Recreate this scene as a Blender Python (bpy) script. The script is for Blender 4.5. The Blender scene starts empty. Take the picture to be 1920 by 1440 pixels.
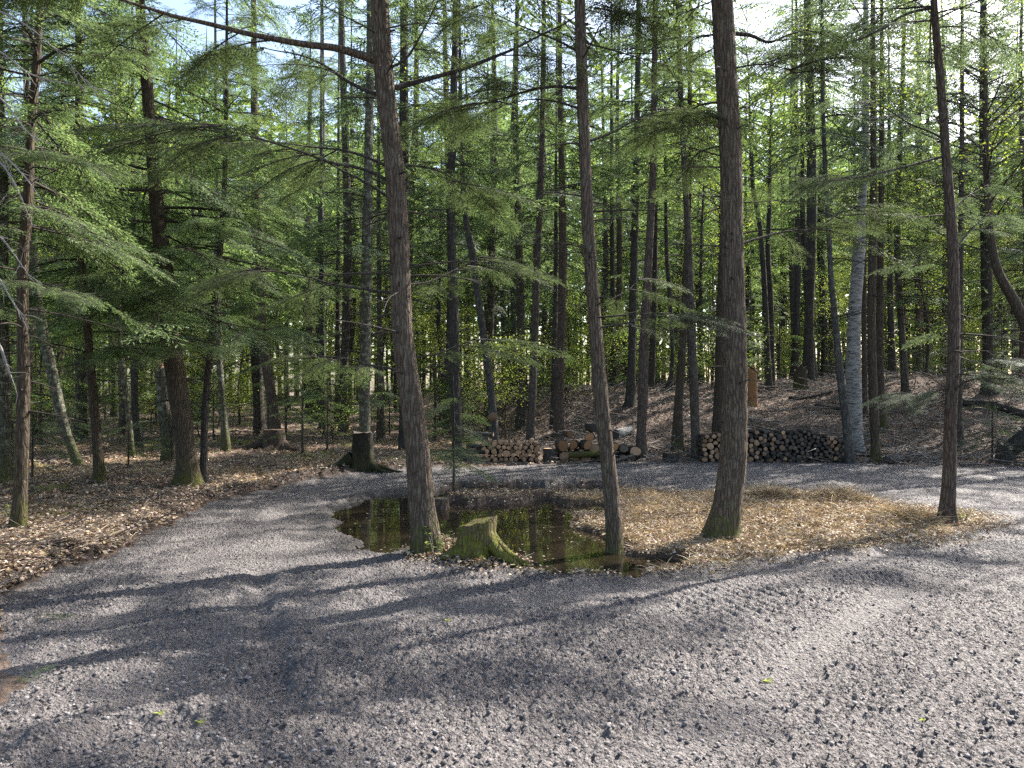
import bpy, math, random
import numpy as np
from mathutils import Vector
sc = bpy.context.scene
R = math.radians
# ------------------------------------------------------------------ camera, sky, sun, exposure
CX, CY, F, CAMZ = 960.0, 725.0, 1450.0, 1.6
cam = bpy.data.cameras.new('camera'); camo = bpy.data.objects.new('camera', cam)
sc.collection.objects.link(camo); sc.camera = camo
cam.sensor_width = 36; cam.lens = 36 * F / 1920; cam.clip_start = .05; cam.clip_end = 600
cam.shift_y = (CY - 720) / 1920
camo.location = (0, 0, CAMZ); camo.rotation_euler = (R(90), 0, 0)
SUN_EL, SUN_H = R(41), Vector((.80, .60, 0))
world = bpy.data.worlds.new('World'); sc.world = world; world.use_nodes = True
nt = world.node_tree; bgn = nt.nodes['Background']
sky = nt.nodes.new('ShaderNodeTexSky'); sky.sky_type = 'NISHITA'; sky.sun_disc = False
sky.sun_elevation = SUN_EL; sky.sun_rotation = math.atan2(SUN_H.x, SUN_H.y)
sky.air_density = 1.0; sky.dust_density = 2.5; sky.ozone_density = 1.0
nt.links.new(sky.outputs[0], bgn.inputs[0]); bgn.inputs[1].default_value = .135
sl = bpy.data.lights.new('sun', 'SUN'); sl.energy = 5.0; sl.angle = R(.5); sl.color = (1, .95, .87)
so = bpy.data.objects.new('sun', sl); sc.collection.objects.link(so)
so.rotation_euler = Vector((SUN_H.x * math.cos(SUN_EL), SUN_H.y * math.cos(SUN_EL), math.sin(SUN_EL))).to_track_quat('Z', 'Y').to_euler()
sc.view_settings.view_transform = 'Standard'; sc.view_settings.look = 'None'
sc.view_settings.gamma = 1; sc.view_settings.exposure = 1.7
cy = sc.cycles
cy.max_bounces = 6; cy.diffuse_bounces = 4; cy.glossy_bounces = 2; cy.transmission_bounces = 4
cy.use_denoising = False; cy.use_adaptive_sampling = False
cy.sample_clamp_indirect = 6

# ------------------------------------------------------------------ helpers
def link(o, parent=None):
    sc.collection.objects.link(o)
    if parent is not None: o.parent = parent
    return o
def tag(o, label=None, cat=None, group=None, kind=None):
    if label: o['label'] = label
    if cat: o['category'] = cat
    if group: o['group'] = group
    if kind: o['kind'] = kind
    return o
def empty(name, loc, rz=0):
    o = bpy.data.objects.new(name, None); o.empty_display_size = .3
    o.location = loc; o.rotation_euler = (0, 0, rz)
    return link(o)
def mesh(name, V, groups, mats, smooth=False, shade=None):
    """groups: list of (faces array n x k, material index)"""
    me = bpy.data.meshes.new(name); V = np.asarray(V, np.float32).reshape(-1, 3)
    groups = [(np.asarray(f, np.int32), m) for f, m in groups if len(f)]
    me.vertices.add(len(V)); me.vertices.foreach_set('co', V.ravel())
    nl = sum(f.size for f, m in groups); nf = sum(len(f) for f, m in groups)
    me.loops.add(nl); me.loops.foreach_set('vertex_index', np.concatenate([f.ravel() for f, m in groups]))
    tot = np.concatenate([np.full(len(f), f.shape[1], np.int32) for f, m in groups])
    st = np.concatenate([[0], np.cumsum(tot)[:-1]]).astype(np.int32)
    me.polygons.add(nf); me.polygons.foreach_set('loop_start', st); me.polygons.foreach_set('loop_total', tot)
    me.polygons.foreach_set('material_index', np.concatenate([np.full(len(f), m, np.int32) for f, m in groups]))
    if smooth: me.polygons.foreach_set('use_smooth', np.ones(nf, bool))
    me.update(calc_edges=True)
    for m in mats: me.materials.append(m)
    return me
def obj(name, me, parent=None, loc=(0, 0, 0)):
    o = bpy.data.objects.new(name, me); o.location = loc
    return link(o, parent)
class MB:
    def __init__(s): s.V = []; s.T = {}; s.n = 0
    def add(s, V, F, m=0):
        V = np.asarray(V, float).reshape(-1, 3); F = np.asarray(F, int)
        if not len(F): return
        s.V.append(V); s.T.setdefault((F.shape[1], m), []).append(F + s.n); s.n += len(V)
    def mesh(s, name, mats, smooth=False):
        return mesh(name, np.concatenate(s.V), [(np.concatenate(f), k[1]) for k, f in s.T.items()], mats, smooth)
# lattice noise
def _h(ix, iy, iz, seed):
    h = (ix.astype(np.int64) * 374761393 + iy.astype(np.int64) * 668265263 + iz.astype(np.int64) * 2147483647 + seed * 974711) & 0xffffffff
    h = ((h ^ (h >> 13)) * 1274126177) & 0xffffffff
    return ((h ^ (h >> 16)) & 0xffffff) / float(0xffffff)
def noise3(x, y, z, seed=0):
    x, y, z = np.broadcast_arrays(np.asarray(x, float), np.asarray(y, float), np.asarray(z, float))
    ix, iy, iz = np.floor(x), np.floor(y), np.floor(z)
    fx, fy, fz = x - ix, y - iy, z - iz
    fx, fy, fz = [f * f * (3 - 2 * f) for f in (fx, fy, fz)]
    r = 0
    for a in (0, 1):
        for b in (0, 1):
            for c in (0, 1):
                r = r + _h(ix + a, iy + b, iz + c, seed) * np.where(a, fx, 1 - fx) * np.where(b, fy, 1 - fy) * np.where(c, fz, 1 - fz)
    return r * 2 - 1
def noise2(x, y, seed=0):
    x = np.asarray(x, float); y = np.asarray(y, float)
    ix, iy = np.floor(x), np.floor(y); fx, fy = x - ix, y - iy
    fx = fx * fx * (3 - 2 * fx); fy = fy * fy * (3 - 2 * fy); z = np.zeros_like(ix)
    a = _h(ix, iy, z, seed); b = _h(ix + 1, iy, z, seed); c = _h(ix, iy + 1, z, seed); d = _h(ix + 1, iy + 1, z, seed)
    return ((a * (1 - fx) + b * fx) * (1 - fy) + (c * (1 - fx) + d * fx) * fy) * 2 - 1
def fbm(x, y, seed=0, o=4, g=.5):
    r = 0; a = 1; s = 0
    for k in range(o):
        r = r + a * noise2(x * 2 ** k + 17.3 * k, y * 2 ** k - 9.1 * k, seed + k); s += a; a *= g
    return r / s
def clods(x, y, size, dens, seed):
    """rounded lumps of one size on some cells of a jittered lattice"""
    gx, gy = x / size, y / size; ix, iy = np.floor(gx), np.floor(gy); out = np.zeros_like(gx); z = np.zeros_like(ix)
    for a in (-1, 0, 1):
        for b in (-1, 0, 1):
            cx, cyy = ix + a, iy + b
            px = cx + .5 + .45 * (_h(cx, cyy, z, seed) * 2 - 1); py = cyy + .5 + .45 * (_h(cx, cyy, z + 1, seed) * 2 - 1)
            r = (.25 + .3 * _h(cx, cyy, z + 2, seed)) * (_h(cx, cyy, z + 3, seed) < dens) + 1e-6
            d2 = ((gx - px) ** 2 + (gy - py) ** 2) / (r * r)
            out = np.maximum(out, np.sqrt(np.clip(1 - d2, 0, 1)) * r)
    return out * size
def G(px, py, z=0.0):
    Y = (CAMZ - z) * F / (py - CY); return ((px - CX) / F * Y, Y)
def P3(px, py, Y): return np.array([(px - CX) / F * Y, Y, CAMZ + (CY - py) / F * Y])
def sdist(x, y, poly):
    """signed distance, positive inside"""
    d = np.full(np.shape(x), 1e9); ins = np.zeros(np.shape(x), bool); n = len(poly)
    for i in range(n):
        ax, ay = poly[i]; bx, by = poly[(i + 1) % n]; ex, ey = bx - ax, by - ay
        t = np.clip(((x - ax) * ex + (y - ay) * ey) / (ex * ex + ey * ey + 1e-12), 0, 1)
        d = np.minimum(d, np.hypot(x - ax - t * ex, y - ay - t * ey))
        if ay != by:
            c = ((ay > y) != (by > y)) & (x < (bx - ax) * (y - ay) / (by - ay) + ax); ins ^= c
    return np.where(ins, d, -d)
def pdist(x, y, line):
    d = np.full(np.shape(x), 1e9); s = np.zeros(np.shape(x)); sd = np.zeros(np.shape(x)); acc = 0
    for (ax, ay), (bx, by) in zip(line[:-1], line[1:]):
        ex, ey = bx - ax, by - ay; L = math.hypot(ex, ey)
        t = np.clip(((x - ax) * ex + (y - ay) * ey) / (L * L), 0, 1)
        q = np.hypot(x - ax - t * ex, y - ay - t * ey); m = q < d
        d = np.where(m, q, d); s = np.where(m, acc + t * L, s); sd = np.where(m, ((x - ax) * ey - (y - ay) * ex) / L, sd); acc += L
    return d, s, sd
def sstep(a, b, x):
    t = np.clip((x - a) / (b - a), 0, 1); return t * t * (3 - 2 * t)

# ------------------------------------------------------------------ materials
def newmat(name):
    m = bpy.data.materials.new(name); m.use_nodes = True; n = m.node_tree
    return m, n, n.nodes['Principled BSDF']
def N(n, t, **k):
    q = n.nodes.new('ShaderNode' + t)
    for a, b in k.items():
        if isinstance(a, str) and hasattr(q, a): setattr(q, a, b)
    return q
def ramp(n, fac, stops):
    r = N(n, 'ValToRGB'); e = r.color_ramp.elements
    while len(e) < len(stops): e.new(.5)
    for el, (p, c) in zip(e, stops): el.position = p; el.color = (*c, 1)
    n.links.new(fac, r.inputs[0]); return r.outputs[0]
def mixc(n, fac, a, b, mode='MIX'):
    q = N(n, 'Mix'); q.data_type = 'RGBA'; q.blend_type = mode
    for i, v in ((0, fac), (6, a), (7, b)):
        if hasattr(v, 'is_linked'): n.links.new(v, q.inputs[i])
        else: q.inputs[i].default_value = v if i == 0 else (*v, 1)
    return q.outputs[2]
def ocoord(n, scale=(1, 1, 1), world=False):
    m = N(n, 'Mapping'); m.inputs['Scale'].default_value = scale
    if world: n.links.new(N(n, 'NewGeometry').outputs['Position'], m.inputs[0])
    else: n.links.new(N(n, 'TexCoord').outputs['Object'], m.inputs[0])
    return m.outputs[0]
def ntex(n, vec, scale, detail=4, rough=.6):
    t = N(n, 'TexNoise'); t.inputs['Scale'].default_value = scale; t.inputs['Detail'].default_value = detail; t.inputs['Roughness'].default_value = rough
    n.links.new(vec, t.inputs['Vector']); return t.outputs[0]
def bump(n, bs, h, strength, dist):
    b = N(n, 'Bump'); b.inputs['Strength'].default_value = strength; b.inputs['Distance'].default_value = dist
    n.links.new(h, b.inputs['Height']); n.links.new(b.outputs[0], bs.inputs['Normal'])
def math_(n, op, a, b=None):
    q = N(n, 'Math'); q.operation = op
    for i, v in enumerate((a, b)):
        if v is None: continue
        if hasattr(v, 'is_linked'): n.links.new(v, q.inputs[i])
        else: q.inputs[i].default_value = v
    return q.outputs[0]
def bark(name, dark, light, moss=0.0, mz=.5, scale=1.0, lichen=0.0, mc=((.040, .045, .012), (.13, .135, .03))):
    m, n, b = newmat(name)
    v = ocoord(n, (1, 1, .16)); v2 = ocoord(n, (1, 1, .35)); v3 = ocoord(n)
    vo = N(n, 'TexVoronoi'); vo.feature = 'DISTANCE_TO_EDGE'; vo.inputs['Scale'].default_value = 34 * scale
    dn = N(n, 'TexNoise'); dn.inputs['Scale'].default_value = 12; n.links.new(v2, dn.inputs['Vector'])
    ad = N(n, 'VectorMath'); ad.operation = 'MULTIPLY_ADD'; ad.inputs[1].default_value = (.05, .05, .05)
    n.links.new(dn.outputs[1], ad.inputs[0]); n.links.new(v, ad.inputs[2]); n.links.new(ad.outputs[0], vo.inputs['Vector'])
    crack = math_(n, 'MINIMUM', math_(n, 'MULTIPLY', vo.outputs[0], 5.0), 1.0)
    fine = ntex(n, v2, 60 * scale, 5, .7); big = ntex(n, v3, 3, 3)
    vp = N(n, 'TexVoronoi'); vp.inputs['Scale'].default_value = 55 * scale; n.links.new(ad.outputs[0], vp.inputs['Vector'])
    sc_ = N(n, 'SeparateColor'); n.links.new(vp.outputs[1], sc_.inputs[0])
    mid_ = ntex(n, v2, 18 * scale, 5, .75)
    h = math_(n, 'ADD', math_(n, 'MULTIPLY', crack, .55), math_(n, 'ADD', math_(n, 'MULTIPLY', fine, .6), math_(n, 'ADD', math_(n, 'MULTIPLY', sc_.outputs[0], .35), math_(n, 'MULTIPLY', mid_, .75))))
    c = ramp(n, math_(n, 'MULTIPLY', h, .52), [(.30, dark), (.85, light)])
    c = mixc(n, math_(n, 'MULTIPLY', big, .55), c, tuple(x * .55 for x in light))
    if lichen:
        li = ramp(n, ntex(n, v3, 9, 5, .7), [(.52, (0, 0, 0)), (.6, (1, 1, 1))])
        c = mixc(n, math_(n, 'MULTIPLY', li, lichen), c, (.30, .32, .24))
    if moss:
        sp = N(n, 'SeparateXYZ'); n.links.new(v3, sp.inputs[0])
        z = math_(n, 'MULTIPLY', sp.outputs[2], -1.0 / mz)
        f = math_(n, 'ADD', math_(n, 'ADD', z, 1.0), math_(n, 'MULTIPLY', math_(n, 'SUBTRACT', ntex(n, v3, 9, 6, .75), .54), 4.5))
        f = math_(n, 'MINIMUM', math_(n, 'MAXIMUM', f, 0.0), moss)
        c = mixc(n, f, c, mixc(n, ntex(n, v3, 40, 3), *mc))
    n.links.new(c, b.inputs['Base Color']); b.inputs['Roughness'].default_value = .95
    b.inputs['Specular IOR Level'].default_value = .2
    bump(n, b, h, 1.0, .026); return m
M = {}
M['bark'] = bark('hemlock_bark', (.018, .014, .011), (.145, .118, .098), lichen=.2)
M['bark_red'] = bark('red_hemlock_bark', (.020, .014, .011), (.175, .130, .104), lichen=.1)
M['bark_moss'] = bark('mossy_bark', (.018, .014, .010), (.14, .11, .08), .9, .55)
M['bark_near'] = bark('furrowed_bark', (.018, .013, .010), (.195, .150, .112), .8, .40, lichen=.14)
M['bark_grey'] = bark('grey_bark', (.02, .018, .016), (.14, .13, .12), lichen=.25)
M['bark_lichen'] = bark('lichen_bark', (.02, .018, .012), (.16, .15, .11), .8, .8, lichen=.7)
M['bark_dark'] = bark('dark_bark', (.014, .012, .010), (.105, .092, .080), lichen=.12)
M['moss_stump'] = bark('moss_covered_bark', (.02, .014, .008), (.22, .17, .10), .92, .85, mc=((.05, .06, .01), (.24, .24, .04)))
def birch(name):
    m, n, b = newmat(name); v3 = ocoord(n); v = ocoord(n, (1, 1, 5))
    d = ramp(n, ntex(n, v, 5.5, 6, .85), [(.51, (0, 0, 0)), (.55, (1, 1, 1))])
    c = mixc(n, ntex(n, v3, 8, 5, .75), (.12, .115, .11), (.42, .40, .37)); c = mixc(n, d, c, (.07, .06, .05))
    n.links.new(c, b.inputs['Base Color']); b.inputs['Roughness'].default_value = .8; bump(n, b, d, .4, .01); return m
M['birch'] = birch('birch_bark')
M['charred'] = bark('dark_mossy_stump_bark', (.007, .008, .005), (.05, .045, .035), .22, .5)
def leafmat(name, cols, trans, rough=.6, tint=None):
    m, n, b = newmat(name); g = N(n, 'NewGeometry')
    c = ramp(n, g.outputs['Random Per Island'], [(i / (len(cols) - 1), q) for i, q in enumerate(cols)])
    n.links.new(c, b.inputs['Base Color']); b.inputs['Roughness'].default_value = rough
    b.inputs['Specular IOR Level'].default_value = .35
    if trans:
        t = N(n, 'BsdfTranslucent'); n.links.new(mixc(n, 1.0, c, tint or (1.5, 1.6, .7), 'MULTIPLY'), t.inputs[0])
        mx = N(n, 'MixShader'); mx.inputs[0].default_value = trans
        n.links.new(b.outputs[0], mx.inputs[1]); n.links.new(t.outputs[0], mx.inputs[2])
        n.links.new(mx.outputs[0], n.nodes['Material Output'].inputs[0])
    return m
NT = (1.28, 1.36, .92)
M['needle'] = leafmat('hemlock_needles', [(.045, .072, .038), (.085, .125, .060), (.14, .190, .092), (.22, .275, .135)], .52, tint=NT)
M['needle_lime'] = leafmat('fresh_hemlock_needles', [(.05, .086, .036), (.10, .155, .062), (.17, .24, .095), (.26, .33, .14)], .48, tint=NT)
M['needle_dark'] = leafmat('shaded_hemlock_needles', [(.036, .054, .028), (.068, .092, .045), (.115, .145, .07)], .5, tint=NT)  # silhouette shade of the near middle crowns is put into this needle colour
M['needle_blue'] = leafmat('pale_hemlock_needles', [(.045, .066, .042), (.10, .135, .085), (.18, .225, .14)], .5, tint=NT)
M['leaf_yellow'] = leafmat('autumn_leaves', [(.12, .17, .045), (.20, .25, .065), (.27, .30, .085), (.34, .33, .11)], .5)
M['leaf_green'] = leafmat('green_leaves', [(.08, .12, .035), (.15, .20, .06), (.24, .29, .09)], .55)
M['litter'] = leafmat('leaf_litter', [(.09, .06, .045), (.22, .155, .118), (.34, .26, .205), (.50, .42, .345)], .12, .75, (1.2, .9, .6))
M['straw'] = leafmat('dry_straw', [(.12, .08, .045), (.28, .205, .12), (.42, .335, .20), (.55, .48, .32)], .15, .6, (1.1, .95, .6))
M['twig'] = leafmat('dead_twigs', [(.05, .04, .035), (.10, .08, .07), (.19, .165, .145)], 0, .9)
M['branch'] = leafmat('branch_wood', [(.030, .024, .020), (.05, .04, .033)], 0, .9)
M['dead_pale'] = leafmat('pale_dead_wood', [(.20, .18, .16), (.30, .27, .24)], 0, .9)
M['stone'] = leafmat('crushed_stone', [(.07, .062, .062), (.12, .108, .105), (.18, .162, .158), (.27, .245, .235)], 0, .8)
def gravelmat():
    m, n, b = newmat('crushed_gravel'); v = ocoord(n, world=True)
    f = ntex(n, v, 42, 7, .82); md = ntex(n, v, 9, 4, .65); bg = ntex(n, v, .7, 3)
    c = ramp(n, f, [(.36, (.042, .036, .035)), (.48, (.142, .125, .121)), (.64, (.40, .36, .345))])  # low noise painted dark, as the shade in gaps between crumbs
    c = mixc(n, math_(n, 'MULTIPLY', md, .55), c, (.102, .088, .086))
    c = mixc(n, math_(n, 'MULTIPLY', bg, .35), c, (.18, .160, .155))
    at = N(n, 'Attribute'); at.attribute_name = 'mask'
    sp = N(n, 'SeparateColor'); n.links.new(at.outputs[0], sp.inputs[0])
    c = mixc(n, sp.outputs[0], c, mixc(n, f, (.02, .018, .018), (.085, .072, .066)))      # damp dark earth at the rims
    n.links.new(c, b.inputs['Base Color']); b.inputs['Roughness'].default_value = .72; b.inputs['Specular IOR Level'].default_value = .45
    hh = []
    for sc_, am in ((52, 1.0), (95, .55), (24, .8)):
        vv = N(n, 'TexVoronoi'); vv.inputs['Scale'].default_value = sc_; vv.inputs['Randomness'].default_value = 1; n.links.new(v, vv.inputs['Vector'])
        hh.append(math_(n, 'MULTIPLY', vv.outputs[0], -am))
    h = math_(n, 'ADD', math_(n, 'ADD', hh[0], hh[1]), math_(n, 'ADD', math_(n, 'MULTIPLY', f, .9), hh[2]))
    bump(n, b, h, 1.0, .030)
    return m
M['gravel'] = gravelmat()
def floormat():
    m, n, b = newmat('forest_floor_soil'); v = ocoord(n, world=True)
    f = ntex(n, v, 40, 5, .75); md = ntex(n, v, 5, 4)
    c = ramp(n, f, [(.3, (.035, .025, .018)), (.52, (.135, .095, .070)), (.72, (.28, .21, .155))])
    c = mixc(n, math_(n, 'MULTIPLY', md, .6), c, (.13, .085, .066))
    at = N(n, 'Attribute'); at.attribute_name = 'mask'
    sp = N(n, 'SeparateColor'); n.links.new(at.outputs[0], sp.inputs[0])
    c = mixc(n, sp.outputs[1], c, mixc(n, f, (.05, .07, .01), (.18, .20, .025)))          # moss
    c = mixc(n, sp.outputs[2], c, mixc(n, f, (.20, .12, .05), (.50, .35, .16)))           # straw
    c = mixc(n, sp.outputs[0], c, mixc(n, f, (.012, .009, .008), (.05, .035, .028)))      # dark turned earth
    n.links.new(c, b.inputs['Base Color']); b.inputs['Roughness'].default_value = .95
    bump(n, b, math_(n, 'ADD', f, md), 1.0, .03); return m
M['floor'] = floormat()
def watermat():
    m, n, b = newmat('puddle_water'); v = ocoord(n, world=True)
    b.inputs['Base Color'].default_value = (.9, .78, .55, 1); b.inputs['Transmission Weight'].default_value = 1
    b.inputs['IOR'].default_value = 1.33; b.inputs['Roughness'].default_value = .0
    bump(n, b, ntex(n, v, 3, 2), .06, .02)
    return m
def watermat2():
    m, n, b = newmat('puddle_water'); v = ocoord(n, world=True)
    c = mixc(n, ntex(n, v, 3, 4), (.008, .007, .005), (.024, .018, .010))
    n.links.new(c, b.inputs['Base Color']); b.inputs['Roughness'].default_value = .0; b.inputs['IOR'].default_value = 1.45
    b.inputs['Specular IOR Level'].default_value = .9
    bump(n, b, ntex(n, v, 5, 2), .04, .02); return m
M['water'] = watermat2()
def cutmat(name, a, c2, ringscale=60):
    m, n, b = newmat(name); v = ocoord(n)
    sp = N(n, 'SeparateXYZ'); n.links.new(v, sp.inputs[0])
    rr = math_(n, 'SQRT', math_(n, 'ADD', math_(n, 'POWER', sp.outputs[0], 2.0), math_(n, 'POWER', sp.outputs[2], 2.0)))
    w = math_(n, 'SINE', math_(n, 'ADD', math_(n, 'MULTIPLY', rr, 330.0), math_(n, 'MULTIPLY', ntex(n, v, 14, 3), 9.0)))
    oi = N(n, 'ObjectInfo'); c = mixc(n, math_(n, 'MULTIPLY_ADD', w, .22), a, c2)
    c = mixc(n, oi.outputs['Random'], c, tuple(x * .45 for x in c2))
    n.links.new(c, b.inputs['Base Color']); b.inputs['Roughness'].default_value = .85; return m
M['cut_tan'] = cutmat('cut_wood', (.48, .32, .19), (.34, .20, .115))
M['cut_orange'] = cutmat('fresh_cut_wood', (.44, .24, .11), (.33, .155, .06))
M['cut_dark'] = cutmat('dark_cut_wood', (.17, .135, .10), (.065, .05, .04))  # darker cut-end colours, used for the long pile's right half and some stumps

# ------------------------------------------------------------------ terrain
ROAD = [G(*p) for p in [(0, 1130), (100, 1085), (200, 1045), (290, 1003), (345, 966), (430, 934), (545, 908), (640, 893), (740, 884), (830, 877), (1000, 872), (1200, 869), (1420, 869), (1620, 871), (1760, 872), (1920, 876)]]
ROAD += [(15, 14.6), (26, 15), (26, -12), (-12, -12), (-4.2, -3), (-2.9, 1.5), (-2.5, 3.2), (-2.62, 4.1), (-3.2, 4.8)]
ISLE = [G(*p) for p in [(622, 962), (655, 940), (705, 926), (762, 919), (830, 912), (860, 906), (960, 905), (1040, 907), (1110, 905), (1180, 917), (1260, 927), (1330, 926), (1400, 920), (1470, 920), (1560, 928), (1660, 948), (1750, 958), (1835, 966), (1845, 985), (1770, 1008), (1650, 1022), (1500, 1040), (1380, 1052), (1250, 1060), (1130, 1064), (980, 1060), (880, 1058), (780, 1044), (700, 1024), (648, 992)]]
PUD = [G(*p) for p in [(622, 962), (655, 940), (705, 926), (762, 921), (830, 914), (870, 908), (960, 906), (1040, 908), (1110, 907), (1140, 914), (1130, 926), (1080, 930), (1160, 946), (1130, 962), (1080, 958), (1045, 970), (1085, 985), (1135, 1000), (1180, 1030), (1270, 1045), (1240, 1062), (1130, 1068), (980, 1064), (905, 1052), (860, 1040), (790, 1035), (700, 1024), (648, 992)]]
SHELF = [[G(*p) for p in [(850, 922), (930, 921), (1010, 926), (970, 938), (880, 941), (845, 934)]],
         [G(*p) for p in [(1040, 925), (1135, 922), (1150, 935), (1060, 942)]],
         [G(*p) for p in [(745, 1030), (830, 1010), (905, 1022), (960, 1045), (930, 1062), (800, 1052)]]]
TRACK = [G(*p) for p in [(560, 1150), (800, 1142), (1000, 1118), (1200, 1093), (1400, 1070), (1600, 1050), (1760, 1010), (1920, 955)]]
LTR = [[G(*p) for p in q] for q in ([(-60, 1330), (150, 1190), (300, 1100), (430, 1020), (520, 965), (640, 925), (780, 900), (960, 888), (1250, 884), (1500, 886), (1760, 893)], [(100, 1440), (330, 1270), (470, 1120), (540, 1040), (590, 985), (640, 950)], [(560, 1150), (400, 1215), (200, 1300), (0, 1390)], [(1250, 1440), (1500, 1230), (1700, 1110), (1920, 1020)])]
EDGE1 = [G(*p) for p in [(520, 1075), (530, 1130), (555, 1200), (590, 1290)]]
EDGE2 = [G(*p) for p in [(0, 1415), (120, 1385), (260, 1345), (420, 1330)]]
LEFTEDGE = [G(*p) for p in [(60, 1100), (200, 1035), (290, 990), (345, 952), (430, 922), (545, 898), (640, 886), (740, 878)]]
WATER_Z = -.055
def terrain(x, y):
    x = np.asarray(x, float); y = np.asarray(y, float)
    j = .20 * fbm(x * 1.8, y * 1.8, 5, 5, .6) + .04 * noise2(x * 17, y * 17, 8)
    dr = sdist(x, y, ROAD) + j; di = sdist(x, y, ISLE) + j * .8; dp = sdist(x, y, PUD) + .10 + j * .9 + .10 * noise2(x * 5, y * 5, 18)
    di = np.where(x < -1.15 + .1 * noise2(x * 3, y * 3, 6), np.minimum(di, -.02), di)
    for s in SHELF: dp = np.minimum(dp, -(sdist(x, y, s) + j * 1.5))
    road = np.minimum(dr, -di)
    rm = sstep(-.05, .06, road)
    soft = fbm(x * .35, y * .35, 31, 3) * .035
    h = soft.copy()
    # forest side: uneven floor
    ff = sstep(.0, .8, -dr)
    h += ff * (.05 + .10 * fbm(x * .6, y * .6, 2, 4) + .035 * fbm(x * 5, y * 5, 4, 3))
    # hill behind the wood pile
    far = y - (17.0 + .35 * noise2(x * .5, y * .5, 3))
    hill = 1.45 * sstep(0, 7.5, far) * sstep(1.0, 5.5, x + (y - 17) * .25) * (1 - .45 * sstep(34, 60, y))
    hill += .35 * sstep(0, 5, y - 15.2) * sstep(8.5, 11.5, x)
    h += hill * (1 + .12 * fbm(x * .5, y * .5, 77, 3))
    h += .5 * sstep(24, 60, y) * (1 - sstep(0, 6, x))
    # ridge of pushed-up debris on the left road edge
    dl, sl_, _ = pdist(x, y, LEFTEDGE)
    rid = np.exp(-((-dr - .28) / .22) ** 2) * (dl < 1.0)
    h += rid * (.10 + .09 * fbm(x * 3.5, y * 3.5, 12, 3))
    # island and puddle
    isl = sstep(0, .25, di)
    h += isl * (.015 + .03 * fbm(x * 3, y * 3, 15, 3) + .03 * sstep(1.5, 3.5, x))
    near_rim = np.exp(-((di + .12) / .12) ** 2); h += near_rim * .018
    pw = sstep(-.10, .22, dp)
    h = h * (1 - sstep(-.05, .15, dp)) + (-.13) * pw * 1.0 + (1 - pw) * 0
    # gravel relief
    rough = .55 + .55 * sstep(-.5, .3, fbm(x * .7, y * .7, 55, 3))
    tr, ts, tside = pdist(x, y, TRACK)
    onT = np.exp(-(tr / .20) ** 2)
    for L_ in LTR:
        t2 = pdist(x, y, L_)[0]; onT = np.maximum(onT, .85 * np.exp(-(t2 / .17) ** 2))
    g = .014 * fbm(x * 4, y * 4, 21, 3) + .013 * noise2(x * 13, y * 13, 96) * sstep(6, 12, y) + rough * (1 - .8 * onT) * (1.1 * clods(x, y, .030, .85, 91) + 1.1 * clods(x + 3, y + 1, .021, .95, 92)
        + .5 * clods(x + 9, y + 5, .055, .10, 93)) + (.006 * noise2(x * 60, y * 60, 94) + .009 * noise2(x * 31, y * 31, 95)) * (1 - .8 * onT)
    g -= .022 * onT
    # tyre cleats beside the track
    side = np.exp(-((tside - .75) / .55) ** 2) * (tside > 0) * (x > .8)
    g += side * .011 * np.sin(ts * 2 * math.pi / .085 + 2 * noise2(x * 2, y * 2, 7)) * sstep(-.4, .3, noise2(x * 1.1, y * 1.1, 44))
    for E, a in ((EDGE1, .05), (EDGE2, .06)):
        de, es, sd = pdist(x, y, E)
        g += a * np.exp(-(de / .09) ** 2) * (.6 + .6 * noise2(x * 9, y * 9, 3)) - a * .6 * np.exp(-((sd - .16) / .10) ** 2) * (de < .35)
    h += g * sstep(-.02, .15, road)
    # rough dirt
    h += (1 - rm) * (1 - pw) * (.020 * noise2(x * 11, y * 11, 61) + .012 * noise2(x * 27, y * 27, 62) + .5 * clods(x, y, .12, .3, 63) * (1 - isl))
    dark = np.exp(-((-dr - .25) / .35) ** 2) * (dl < 1.3) * sstep(-.6, .3, noise2(x * 1.5, y * 1.5, 14))
    dark = np.maximum(dark, np.exp(-(dp / .24) ** 2) * .75)
    dark = np.maximum(dark, (dp > 0) * .6)
    moss = sstep(.15, .5, fbm(x * .9, y * .9, 41, 4)) * (x < -1) * (dr < -.5) * .9
    moss = np.maximum(moss, .8 * np.exp(-((np.hypot(x + 1.0, y - 7.2)) / .45) ** 2))
    straw = isl * (1 - sstep(-.1, .1, dp)) * sstep(.2, 1.2, x)
    straw = np.maximum(straw, .55 * (dr < -.3) * (x < -1) * (y < 22) * sstep(-.3, .4, fbm(x * .5, y * .5, 88, 3)))
    return h, road, dark, moss, straw, dp, di, dr
def gh(x, y): return float(terrain(np.array([x]), np.array([y]))[0][0])
def axis(parts):
    out = [parts[0][0]]
    for a, b, s0, s1 in parts:
        x = a
        while x < b - 1e-6:
            t = (x - a) / (b - a); x = x + s0 + (s1 - s0) * t; out.append(min(x, b))
    return np.array(out)
def axisneg(parts):  # symmetric helper
    r = axis(parts); return np.concatenate([-r[::-1], r[1:]])
xs = axisneg([(0, 2.6, .0125, .0125), (2.6, 5.2, .013, .022), (5.2, 14, .025, .12), (14, 90, .2, 5)])
ys = axis([(-40, 2.4, 6, .1), (2.4, 4.6, .009, .012), (4.6, 9, .012, .026), (9, 18, .03, .07), (18, 30, .08, .3), (30, 140, .4, 8)])
ys = np.unique(np.round(ys, 4))
XX, YY = np.meshgrid(xs, ys)
H_, road_, dark_, moss_, straw_, dp_, di_, dr_ = terrain(XX, YY)
nx, ny = len(xs), len(ys); print('grid', nx, ny)
Vg = np.stack([XX, YY, H_], -1).reshape(-1, 3)
ii = np.arange(nx * ny).reshape(ny, nx)
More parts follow.
